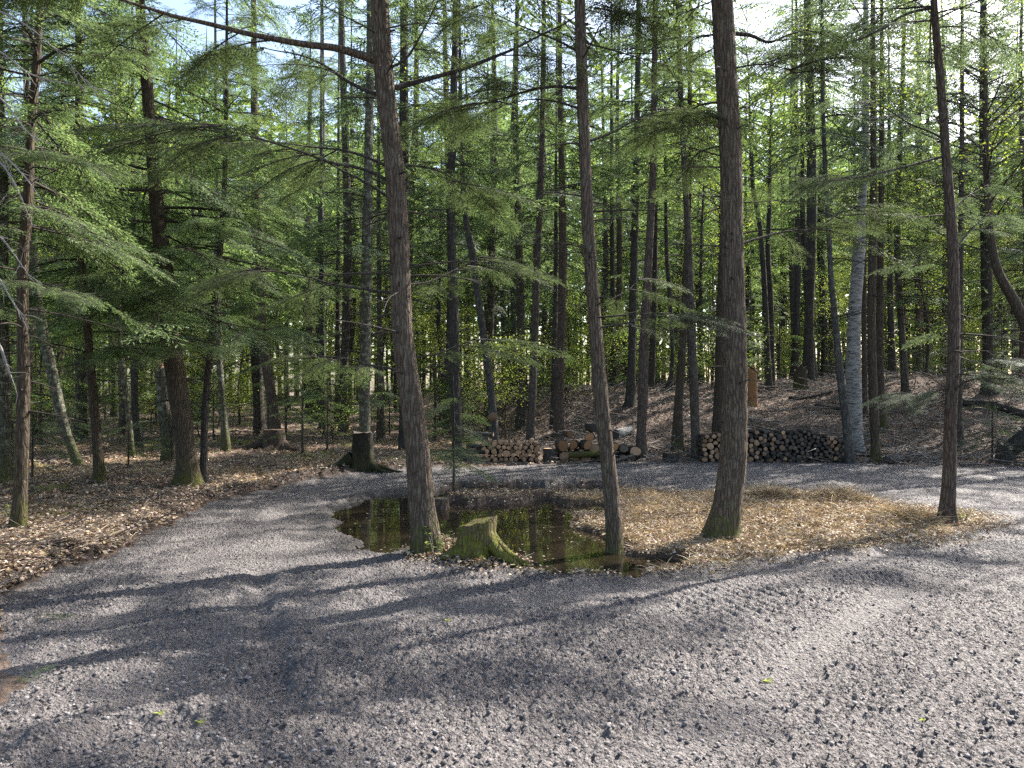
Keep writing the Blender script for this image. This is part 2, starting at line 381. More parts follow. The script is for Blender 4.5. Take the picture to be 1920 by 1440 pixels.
Fq = np.stack([ii[:-1, :-1], ii[:-1, 1:], ii[1:, 1:], ii[1:, :-1]], -1).reshape(-1, 4)
fr = (road_.ravel()[Fq].mean(1) > 0)
cols = np.stack([dark_, moss_, straw_, np.ones_like(dark_)], -1).reshape(-1, 4).astype(np.float32)
def ground_part(name, F_, mat):
    used = np.unique(F_); remap = np.zeros(len(Vg), np.int32); remap[used] = np.arange(len(used))
    me = mesh(name, Vg[used], [(remap[F_], 0)], [mat], True)
    a = me.color_attributes.new('mask', 'FLOAT_COLOR', 'POINT'); a.data.foreach_set('color', cols[used].ravel())
    o = obj(name, me); return o
o = ground_part('ground', Fq[~fr], M['floor']); tag(o, kind='structure')
o = ground_part('gravel_road', Fq[fr], M['gravel']); tag(o, kind='structure')
# water
wp = [G(*p) for p in [(560, 968), (640, 925), (760, 905), (900, 897), (1120, 895), (1200, 915), (1210, 960), (1290, 1000), (1300, 1068), (1180, 1080), (980, 1078), (850, 1066), (700, 1045), (620, 1010)]]
me = mesh('water', [(x, y, WATER_Z) for x, y in wp], [(np.arange(len(wp))[::-1].reshape(1, -1), 0)], [M['water']])
tag(obj('water', me), kind='structure')

# ------------------------------------------------------------------ wood helpers
def smooth_path(pts, step):
    pts = np.asarray(pts, float); d = np.r_[0, np.cumsum(np.linalg.norm(np.diff(pts[:, :3], axis=0), axis=1))]
    n = max(2, int(d[-1] / step) + 1); s = np.linspace(0, d[-1], n)
    m = np.gradient(pts, d, axis=0) if len(pts) > 2 else np.repeat((pts[1:] - pts[:1]) / d[-1], 2, 0)
    i = np.clip(np.searchsorted(d, s, 'right') - 1, 0, len(d) - 2); hlen = (d[i + 1] - d[i])[:, None]; t = ((s - d[i]) / (d[i + 1] - d[i]))[:, None]
    return (2 * t ** 3 - 3 * t ** 2 + 1) * pts[i] + (t ** 3 - 2 * t ** 2 + t) * hlen * m[i] + (-2 * t ** 3 + 3 * t ** 2) * pts[i + 1] + (t ** 3 - t ** 2) * hlen * m[i + 1]
def tube(path, sides, cap=True, disp=None):
    """path n x 4 (x,y,z,r) -> verts, quads, cap faces"""
    p = np.asarray(path, float); n = len(p); T = np.gradient(p[:, :3], axis=0) if n > 2 else np.repeat(p[1:, :3] - p[:1, :3], 2, 0)
    T /= np.linalg.norm(T, axis=1)[:, None] + 1e-12
    ref = np.array([0, 0, 1.0]) if abs(T[:, 2]).mean() < .6 else np.array([1.0, 0, 0])
    A = np.cross(T, ref); A /= np.linalg.norm(A, axis=1)[:, None] + 1e-12; B = np.cross(T, A)
    th = np.arange(sides) * 2 * math.pi / sides
    rr = p[:, 3][:, None] * np.ones(sides)
    if disp is not None: rr = disp(p, th, rr)
    V = p[:, None, :3] + rr[:, :, None] * (np.cos(th)[None, :, None] * A[:, None] + np.sin(th)[None, :, None] * B[:, None])
    i = np.arange(n * sides).reshape(n, sides); j = np.roll(i, -1, 1)
    Q = np.stack([i[:-1], j[:-1], j[1:], i[1:]], -1).reshape(-1, 4)
    return V.reshape(-1, 3), Q, i[-1], i[0]
def fan(ring, c):  # triangles
    r = np.asarray(ring); return np.stack([r, np.roll(r, -1), np.full(len(r), c)], -1)
def trunk_mesh(name, path, mat, sides=16, step=.15, seed=0, flare=.35, cap=False, capmat=None, furrow=.05, wob=.03):
    p = smooth_path(path, step)
    def disp(p, th, rr):
        z = p[:, 2] - p[0, 2]; c = np.cos(th)[None]; s = np.sin(th)[None]; zz = z[:, None]
        k = 3 + seed % 3
        lob = np.maximum(0, np.sin(th * k + seed) * .6 + .5 * np.sin(th * 2 + seed * 2.1))[None]
        f = 1 + flare * lob * np.exp(-zz / .22) * 1.6 + flare * .35 * np.exp(-zz / .12)
        f = f + wob * 2 * noise3(c * 1.3 + seed, s * 1.3, zz * 1.2, 5)
        if furrow: f = f + furrow * noise3(c * 7 + seed, s * 7, zz * 5, 6) + furrow * .7 * noise3(c * 16, s * 16, zz * 11 + seed, 7)
        return rr * f
    V, Q, top, bot = tube(p, sides, disp=disp)
    g = [(Q, 0)]
    mats = [mat]
    V = np.vstack([V, p[-1, :3][None]]); g.append((fan(top, len(V) - 1), 1 if capmat else 0))
    if capmat: mats.append(capmat)
    return mesh(name, V, g, mats, True)

# ------------------------------------------------------------------ boughs of needles
def make_bough(seed, lod, L=2.2):
    r = np.random.RandomState(seed); leaves = []; W = MB()
    wy = r.uniform(-.06, .06, 3)
    def stem(t): return np.array([L * t, L * (wy[0] * math.sin(t * 3) + wy[1] * math.sin(t * 7) * .5), L * .03 * math.sin(t * 4 + wy[2] * 20)])
    tt = np.linspace(0, 1, 7 if lod < 2 else 3); pp = np.array([[*stem(t), .015 * (1 - t) + .002] for t in tt]); V, Q, _, _ = tube(pp, 4 if lod == 0 else 3); W.add(V, Q)
    nS = {0: 30, 1: 26, 2: 16}[lod]; sub = {0: .030, 1: .048, 2: .10}[lod]
    def leaf(p, d, ln, wd):
        d = d / np.linalg.norm(d); up = np.array([r.uniform(-.45, .45), r.uniform(-.45, .45), 1]); s = np.cross(up, d); s /= np.linalg.norm(s)
        q = p + d * ln
        if lod == 0: leaves.append([p, p + d * ln * .45 + s * wd * .5, q, p + d * ln * .45 - s * wd * .5])
        else: leaves.append([p + s * wd * .5, q, p - s * wd * .5])
    for k in range(nS):
        t = .10 + .88 * (k + r.uniform(-.3, .3)) / nS
        if r.rand() < .16: continue
        side = 1 if k % 2 else -1; ang = side * R(r.uniform(42, 66)) * (1 - .35 * t)
        ln = L * (.36 * (1 - t) ** .75 + .055) * r.uniform(.4, 1.15) * min(1, .45 + t * 2.2)
        b = stem(t); d = np.array([math.cos(ang), math.sin(ang), r.uniform(-.30, .16)]); sag = r.uniform(.1, .5)
        if lod < 2:
            V, Q, _, _ = tube(np.array([[*(b + d * ln * u - np.array([0, 0, sag * (ln * u) ** 2])), .005 * (1 - u) + .0015] for u in (0, .5, 1)]), 3); W.add(V, Q)
        n = max(2, int(ln / sub)); u0 = r.uniform(0, .1)
        for i in range(n + 1):
            u = min(1, u0 + (i + .3) / n)
            if u < .12: continue
            p = b + d * ln * u - np.array([0, 0, sag * (ln * u) ** 2])
            s2 = 1 if i % 2 else -1; a2 = ang + s2 * R(r.uniform(30, 62)) * (0.25 if i == n else 1)
            d2 = np.array([math.cos(a2), math.sin(a2), r.uniform(-.35, .05)]); l2 = (.17 * (1 - u) ** .6 + .055) * r.uniform(.6, 1.15)
            if lod == 0:
                m = max(1, int(l2 / .030))
                for q in range(m):
                    w = (q + .5) / m; a3 = a2 + (1 if q % 2 else -1) * R(r.uniform(18, 50)) * (0 if q == m - 1 else 1)
                    leaf(p + d2 * l2 * w, np.array([math.cos(a3), math.sin(a3), d2[2] + r.uniform(-.3, .15)]), r.uniform(.045, .078), r.uniform(.013, .021))
            elif lod == 1:
                leaf(p, d2, l2 * 1.2, r.uniform(.028, .042))
                if l2 > .09: leaf(p + d2 * l2 * .4, d2 + np.array([-d2[1], d2[0], 0]) * r.uniform(-.9, .9), l2 * .7, r.uniform(.025, .04))
            else: leaf(p, d2, l2 * 1.6, r.uniform(.08, .12))
    leaves = np.array(leaves); n = len(leaves); k = leaves.shape[1]
    WV = np.concatenate(W.V); WQ = np.concatenate(W.T[(4, 0)])
    V = np.concatenate([leaves.reshape(-1, 3), WV]); FL = np.arange(n * k).reshape(n, k)
    return V, FL, WQ + n * k
BOUGH = {l: [make_bough(100 * l + s, l) for s in range(nv)] for l, nv in ((0, 6), (1, 6), (2, 5))}
def assemble(name, specs, mats, extra=None):
    """specs: (pos, azimuth, pitch, scale, droop, lod, variant, roll)"""
    B = MB()
    for pos, az, pitch, s, droop, lod, var, roll in specs:
        V, FL, FW = BOUGH[lod][var % len(BOUGH[lod])]
        V = V * s * np.array([1, 1 if (var // 7) % 2 else -1, 1]); V = V.copy(); r2 = V[:, 0] ** 2 + .5 * V[:, 1] ** 2; V[:, 2] -= droop * r2 / max(s, .3)
        cr, sr = math.cos(roll), math.sin(roll); V = V @ np.array([[1, 0, 0], [0, cr, sr], [0, -sr, cr]])
        cp, sp = math.cos(pitch), math.sin(pitch); V = V @ np.array([[cp, 0, sp], [0, 1, 0], [-sp, 0, cp]])
        ca, sa = math.cos(az), math.sin(az); V = V @ np.array([[ca, sa, 0], [-sa, ca, 0], [0, 0, 1]])
        V = V + pos; B.V.append(V); B.T.setdefault((FL.shape[1], 0), []).append(FL + B.n)
        B.T.setdefault((4, 1), []).append(FW + B.n); B.n += len(V)
    if extra: extra(B)
    return B.mesh(name, mats)
def twig_tubes(B, r, pos, az, ln, rad, m=1, forks=3, droop=.2, rise=0.0):
    n = 5; P = []
    d = np.array([math.cos(az), math.sin(az), rise]); p = np.array(pos, float)
    for i in range(n):
        P.append([*p, rad * (1 - i / n) + .0015]); p = p + d * ln / n; d = d + np.array([r.uniform(-.15, .15), r.uniform(-.15, .15), -droop / n + r.uniform(-.06, .06)])
    V, Q, _, _ = tube(np.array(P), 4); B.add(V, Q, m)
    for k in range(forks):
        i = r.randint(1, n - 1); a2 = az + r.choice([-1, 1]) * r.uniform(.4, 1.0); l2 = ln * r.uniform(.25, .5); q = np.array(P[i][:3]); dd = np.array([math.cos(a2), math.sin(a2), r.uniform(-.4, .2)])
        P2 = np.array([[*q, rad * .5], [*(q + dd * l2 * .5), rad * .35], [*(q + dd * l2 + np.array([0, 0, -.06 * l2])), .001]]); V, Q, _, _ = tube(P2, 3); B.add(V, Q, m)
def pathat(path, z):
    p = np.asarray(path); return np.array([np.interp(z, p[:, 2], p[:, 0]), np.interp(z, p[:, 2], p[:, 1]), z])
DENS = 1.45
def hemlock_specs(r, path, zb, H, Lmax, per_m, lodf, shape=.6, pitch=(-22, 4), thin=1.0, zt=99, tk=1.0):
    S = []; z = zb
    while z < H - .3:
        u = (z - zb) / (H - zb); ln = Lmax * (1 - u) ** shape * (.35 + .65 * min(1, u * 6 + .45)) * r.uniform(.55, 1.1) + .35
        if r.rand() < thin * (tk if z > zt else 1):
            S.append((pathat(path, z), r.uniform(0, 2 * math.pi), R(r.uniform(*pitch)), ln / 2.2, r.uniform(.02, .09), lodf(z), r.randint(0, 99), r.uniform(-.25, .25)))
        z += r.uniform(.6, 1.4) / (per_m * DENS)
    return S

# ------------------------------------------------------------------ the trees one can tell apart
LT = 'hemlock tree'
# name, label, Y, points (px, py, width px) base first, height, bark, crown (zb, Lmax, per m, thin), needles
HERO = [
 ('hemlock_tree', 'big leaning hemlock with mossy foot at left of the puddle, long bare limb high up', 7.5,
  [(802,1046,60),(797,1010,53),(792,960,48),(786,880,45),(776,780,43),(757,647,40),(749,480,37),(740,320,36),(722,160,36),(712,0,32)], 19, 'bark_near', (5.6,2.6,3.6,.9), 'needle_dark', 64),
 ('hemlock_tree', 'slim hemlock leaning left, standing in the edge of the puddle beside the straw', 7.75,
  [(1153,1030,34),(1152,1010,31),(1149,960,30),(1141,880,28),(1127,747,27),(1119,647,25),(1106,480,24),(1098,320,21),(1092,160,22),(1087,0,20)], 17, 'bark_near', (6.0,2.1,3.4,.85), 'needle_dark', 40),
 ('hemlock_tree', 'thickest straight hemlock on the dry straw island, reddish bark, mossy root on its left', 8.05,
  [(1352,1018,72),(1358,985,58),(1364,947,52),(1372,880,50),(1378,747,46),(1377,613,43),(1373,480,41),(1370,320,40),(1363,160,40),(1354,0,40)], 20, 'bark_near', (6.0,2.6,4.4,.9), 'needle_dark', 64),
 ('hemlock_tree', 'slim reddish hemlock at the right tip of the dry straw island', 8.9,
  [(1775,992,36),(1776,960,28),(1780,880,24),(1783,763,21),(1788,680,21),(1787,480,19),(1776,320,16),(1764,160,15),(1751,0,12)], 15, 'bark_red', (5.7,2.1,4.6,.9), 'needle_blue', 32),
 ('hemlock_tree', 'slim straight hemlock at the left edge with yellow moss round its foot', 8.6,
  [(34,1000,34),(36,960,26),(42,813,23),(44,713,21),(44,480,18),(53,367,18),(57,260,15),(70,100,13),(75,0,12)], 15, 'bark_moss', (3.3,2.1,4.0,.9), 'needle', 32),
 ('hemlock_tree', 'stout dark hemlock leaning left with a thin one growing from beside its foot', 12.4,
  [(354,915,58),(352,880,40),(336,747,36),(317,613,33),(312,530,31),(300,440,27),(292,367,24),(285,283,22),(275,150,20),(262,0,17)], 19, 'bark_moss', (2.5,3.2,4.6,.95), 'needle_lime', 32),
 ('hemlock_tree', 'thin dark hemlock rising to the right from beside the stout leaning one', 12.8,
  [(382,908,20),(382,880,15),(386,747,13),(399,613,12),(412,480,11),(420,360,9),(424,220,8)], 9.5, 'bark_dark', (2.6,1.7,4.5,.9), 'needle', 16),
 ('hemlock_tree', 'slender brown hemlock standing in the torn-up earth left of the road bend', 12.3,
  [(188,918,23),(189,900,19),(183,847,17),(175,747,16),(165,630,14),(155,520,12),(150,430,11),(146,300,9)], 10, 'bark_moss', (2.9,2.5,5.0,.95), 'needle_lime', 20),
 ('maple_tree', 'grey lichen-covered trunk cut by the left edge of the photo, mossy at its foot', 12.0,
  [(2,930,44),(6,880,32),(9,800,27),(7,730,25),(3,560,22),(6,400,18),(0,200,15)], 13, 'bark_lichen', (3.6,2.2,3,.8), 'needle', 24),
 ('maple_tree', 'crooked lichen-spotted trunk leaning left behind the slender brown hemlock', 15.6,
  [(150,872,24),(139,850,17),(124,813,18),(105,730,18),(82,630,19),(70,560,15),(64,430,12)], 11, 'bark_lichen', (4.2,2,3,.7), 'needle', 20),
 ('hemlock_tree', 'dark upright trunk partly hidden behind the crooked lichen-spotted one', 22,
  [(152,820,24),(152,790,20),(152,713,20),(151,630,19),(150,480,16)], 16, 'bark_dark', (3.4,2.6,3,.8), 'needle', 16),
 ('birch_tree', 'thin pale-streaked birch between the slender brown hemlock and the broken snag', 17,
  [(248,862,15),(246,840,11),(243,800,10),(237,747,10),(228,680,9),(222,560,8)], 9, 'bark_lichen', (5,1.4,2,.5), 'leaf', 14),
 ('hemlock_tree', 'dark straight trunk just right of the thin pale-streaked birch', 20,
  [(262,845,18),(256,813,13),(253,740,13),(253,613,12),(250,450,10)], 14, 'bark_dark', (3.2,2.2,3.2,.8), 'needle', 14),
 ('hemlock_tree', 'tall reddish-footed trunk rising behind the flat-topped mossy stump', 21,
  [(516,822,30),(512,780,22),(500,680,20),(490,613,19),(484,480,19),(478,300,15)], 18, 'bark_red', (3.6,2.6,3.2,.85), 'needle', 20),
 ('hemlock_tree', 'short-looking dark trunk close on the left of the reddish-footed one', 27,
  [(486,802,22),(484,713,18),(483,600,17),(480,480,15)], 17, 'bark_dark', (4,2.4,3,.8), 'needle', 14),
 ('hemlock_tree', 'slim trunk with a sunlit right side left of the flat-topped mossy stump', 18,
  [(425,855,21),(423,847,14),(419,780,12),(412,680,12),(408,560,11)], 13, 'bark_lichen', (3.4,2.2,3.2,.8), 'needle_lime', 16),
 ('hemlock_tree', 'grey trunk growing straight up behind the dark rooty stump at the bend', 15.4,
  [(692,884,34),(686,850,24),(684,780,21),(685,647,20),(688,480,21),(690,330,17),(693,180,15)], 17, 'bark_lichen', (4.2,2.4,3,.8), 'needle', 20),
 ('hemlock_tree', 'slim trunk midway between the grey trunk and the big leaning hemlock', 23,
  [(716,826,14),(715,780,11),(713,680,10),(711,560,9)], 15, 'bark', (4.4,2.2,3,.8), 'needle', 12),
 ('hemlock_tree', 'straight trunk seen through the sapling right of the big leaning hemlock', 17,
  [(858,866,22),(856,780,19),(853,697,19),(851,580,19),(848,497,17),(846,350,14),(849,233,14),(853,80,12)], 18, 'bark_dark', (5,2.4,3.2,.85), 'needle', 20),
 ('maple_tree', 'wavy grey trunk curving up from the left end of the small round-log pile', 19,
  [(927,830,20),(925,790,16),(918,713,14),(908,640,14),(897,563,13),(886,480,13),(878,440,12),(868,340,10),(864,240,9)], 13, 'bark_grey', (6,1.8,2,.6), 'leaf', 16),
 ('hemlock_tree', 'trunk rising straight out of the middle of the small round-log pile', 18.5,
  [(994,850,20),(995,813,16),(999,720,15),(1003,620,14),(1008,480,13),(1012,400,12),(1017,233,10),(1019,100,9)], 17, 'bark', (5.2,2.2,3.2,.85), 'needle', 20),
 ('hemlock_tree', 'thicker trunk between the small round-log pile and the big orange-ended rounds', 20.5,
  [(1046,835,26),(1048,790,20),(1050,700,17),(1053,600,16),(1055,480,15),(1053,320,12),(1050,180,10)], 18, 'bark_red', (5.6,2.2,3.2,.85), 'needle', 20),
 ('hemlock_tree', 'thin dark trunk touching the left of the thicker one by the orange-ended rounds', 22.5,
  [(1036,822,13),(1037,760,10),(1040,640,9),(1042,500,8)], 13, 'bark_dark', (4.6,1.8,3,.8), 'needle', 12),
 ('hemlock_tree', 'slim dark trunk just right of the slim hemlock standing in the puddle', 27,
  [(1153,800,14),(1151,740,11),(1150,640,10),(1148,480,9),(1147,350,8)], 17, 'bark_dark', (6,2.2,3,.8), 'needle', 12),
 ('hemlock_tree', 'dark straight trunk left of the two close brown ones behind the pale birch log', 22,
  [(1182,812,22),(1182,770,17),(1184,690,16),(1187,560,14),(1190,450,13),(1194,250,11),(1197,60,10)], 19, 'bark_dark', (6.5,2.0,3,.8), 'needle', 18),
 ('hemlock_tree', 'brown trunk with a mossy flare at the road edge right of the birch log', 16.6,
  [(1206,870,34),(1203,840,22),(1205,750,19),(1208,640,18),(1213,540,16),(1217,470,15),(1224,320,13),(1227,160,11),(1228,0,10)], 18, 'bark_red', (6.4,2.1,3.2,.85), 'needle', 20),
 ('hemlock_tree', 'dark thin trunk close behind the right of the brown trunk with the mossy flare', 24,
  [(1220,822,15),(1221,760,11),(1224,660,11),(1228,500,10)], 15, 'bark_dark', (5.4,2,3,.8), 'needle', 12),
 ('hemlock_tree', 'greyish trunk with a split mossy foot crossing behind the one at the road edge', 18,
  [(1270,862,28),(1268,840,17),(1272,760,16),(1278,680,15),(1284,580,14),(1288,480,12),(1292,330,10)], 16, 'bark_moss', (6.2,2,3,.8), 'needle', 18),
 ('hemlock_tree', 'straight trunk at the road edge left of the long woodpile', 16.6,
  [(1308,869,24),(1305,830,18),(1301,730,17),(1296,620,16),(1292,480,13),(1284,330,11),(1276,160,9),(1270,0,8)], 18, 'bark', (6.2,2.1,3.2,.85), 'needle', 20),
 ('hemlock_tree', 'crooked thin trunk behind the greyish one with the split foot', 23.5,
  [(1252,828,16),(1262,790,10),(1259,700,9),(1258,600,9),(1250,470,7)], 13, 'bark_dark', (5,1.8,3,.8), 'needle', 12),
 ('maple_tree', 'olive-brown trunk half hidden at the left of the thickest hemlock', 18.2,
  [(1346,812,28),(1348,780,23),(1350,720,22),(1353,600,20),(1358,450,17)], 13, 'bark_moss', (5.5,2,2.5,.7), 'leaf', 14),
 ('hemlock_tree', 'slim grey trunk leaning left just in front of the white birch', 16.1,
  [(1596,872,26),(1592,850,18),(1588,800,16),(1577,720,14),(1568,620,12),(1560,540,10),(1555,460,9),(1549,350,8),(1543,200,7)], 14, 'bark_grey', (6.0,1.8,3.2,.8), 'needle_blue', 18),
 ('birch_tree', 'white birch with peeling bark at the right end of the long woodpile', 17.6,
  [(1606,852,34),(1603,820,27),(1601,747,28),(1600,690,27),(1603,580,22),(1610,480,22),(1615,400,16),(1622,300,13),(1623,150,11)], 16, 'birch', (8,2,2,.6), 'leaf', 24),
 ('hemlock_tree', 'rough brown trunk at the road edge right of the white birch', 16.2,
  [(1641,872,24),(1641,850,17),(1639,780,17),(1636,700,16),(1634,600,15),(1636,480,15),(1638,350,12),(1637,200,10)], 16, 'bark_moss', (5.6,2,3.2,.85), 'needle_blue', 20),
 ('hemlock_tree', 'trunk with a mossy foot standing behind the right of the rough brown one', 19.5,
  [(1653,840,24),(1651,800,14),(1650,700,14),(1650,560,13),(1652,400,10)], 16, 'bark_moss', (5,2.2,3.2,.85), 'needle', 16),
 ('hemlock_tree', 'thin reddish trunk seen between the white birch and the rough brown trunk', 20.5,
  [(1622,800,12),(1621,700,10),(1620,560,9),(1620,420,8)], 13, 'bark_red', (5.4,1.8,3,.8), 'needle_blue', 12),
 ('hemlock_tree', 'dark trunk on the crest of the leaf-covered bank left of the white birch', 29,
  [(1526,705,16),(1522,660,14),(1518,600,13),(1511,520,11),(1506,420,10)], 16, 'bark_dark', (5.4,2.4,3,.8), 'needle', 12),
 ('maple_tree', 'left one of the two black twin trunks right of the thickest hemlock', 24,
  [(1443,745,15),(1440,690,12),(1436,600,11),(1431,500,10),(1424,420,9),(1412,350,8)], 12, 'bark_dark', (7,2,2,.6), 'leaf', 14),
 ('maple_tree', 'right one of the two black twin trunks, shorter, right of the thickest hemlock', 25,
  [(1447,740,13),(1447,640,10),(1445,560,10),(1440,470,9),(1443,380,8)], 11, 'bark_dark', (7,2,2,.6), 'leaf', 14),
 ('hemlock_tree', 'dark trunk on the bank far right, behind the low green boughs', 21.5,
  [(1853,785,27),(1853,760,21),(1853,680,20),(1850,530,19),(1846,400,15),(1843,250,12)], 17, 'bark_dark', (4.4,2.4,3.2,.85), 'needle_blue', 20),
 ('hemlock_tree', 'thin trunk just behind the right side of the slim reddish hemlock', 18,
  [(1800,842,18),(1799,790,12),(1799,690,11),(1801,480,10),(1803,350,9)], 15, 'bark', (4.6,2.1,3.2,.85), 'needle_blue', 14),
 ('maple_tree', 'leaning trunk entering from the right edge and bending up to the left', 14.5,
  [(1990,800,27),(1962,700,23),(1935,640,21),(1905,570,19),(1872,510,16),(1856,430,13),(1850,330,11)], 10, 'bark_moss', (4.5,2,2.4,.7), 'leaf', 18),
 ('hemlock_tree', 'dark trunk beyond the bank between the rough brown trunk and the slim reddish hemlock', 27,
  [(1674,722,17),(1672,660,13),(1670,580,12),(1668,460,10)], 15, 'bark_dark', (4.4,2.2,3.2,.85), 'needle', 12),
 ('hemlock_tree', 'background trunk at left between the thin pale-streaked birch and the broken snag', 24,
  [(232,800,14),(231,720,11),(228,600,10),(225,480,9)], 15, 'bark', (3.0,2.4,3.2,.85), 'needle', 12),
 ('hemlock_tree', 'straight dark trunk far back, left of the grey trunk behind the rooty stump', 30,
  [(632,788,14),(633,740,11),(633,640,10),(634,540,9)], 17, 'bark_dark', (5,2.4,3,.8), 'needle', 12),
 ('hemlock_tree', 'grey-brown straight trunk far back, between the flat-topped stump and the dark stump', 28,
  [(604,795,15),(606,740,12),(604,620,11),(603,500,10)], 17, 'bark_grey', (5,2.4,3,.8), 'needle', 12),
]
TRUNKS = []
def expand(Y, pts, H):
    P = [np.array([*P3(px, py, Y), w / 2 / F * Y]) for px, py, w in pts]
    gz = gh(P[0][0], P[0][1]); P[0][2] = gz - .12
    P = [P[0]] + [p for p in P[1:] if p[2] > gz + .12]
    top = P[-1]; d = P[-1] - P[-2]; s = (d[:2] / max(d[2], .3)) * .5
    if H > top[2] + 1:
        n = 3
        for k in range(1, n + 1):
            u = k / n; z = top[2] + (H - top[2]) * u
            P.append(np.array([top[0] + s[0] * (z - top[2]) * .5, top[1] + s[1] * (z - top[2]) * .5, z, max(.012, top[3] * (1 - u) ** .8)]))
    return np.array(P), gz
def leaf_crown(name, r, path, zb, H, rad, n_clumps, per, size, mat, stems=True):
    B = MB(); L = []
    for k in range(n_clumps):
        u = r.rand(); z = zb + (H - zb) * u; a = r.uniform(0, 6.283); rr = rad * math.sqrt(r.rand()) * (1 - .6 * abs(u - .35)); c = pathat(path, z - .3 * rr); e = np.array([c[0] + rr * math.cos(a), c[1] + rr * math.sin(a), z + .3 * rr])
        if stems: 
            V, Q, _, _ = tube(np.array([[*c, .018], [*((c + e) / 2 + r.uniform(-.1, .1, 3)), .011], [*e, .003]]), 3); B.add(V, Q, 1)
        q = e + r.normal(0, 1, (per, 3)) * np.array([.38, .38, .12])
        d = r.normal(0, 1, (per, 3)); d[:, 2] *= .5; d /= np.linalg.norm(d, axis=1)[:, None]
        up = r.normal(0, .5, (per, 3)); up[:, 2] += 1; s = np.cross(d, up); s /= np.linalg.norm(s, axis=1)[:, None]
        ln = r.uniform(.7, 1.2, (per, 1)) * size
        L.append(np.stack([q, q + d * ln * .5 + s * ln * .38, q + d * ln, q + d * ln * .5 - s * ln * .38], 1))
    L = np.concatenate(L); B.add(L.reshape(-1, 3), np.arange(len(L) * 4).reshape(-1, 4), 0)
    return B.mesh(name, [M[mat], M['branch']])
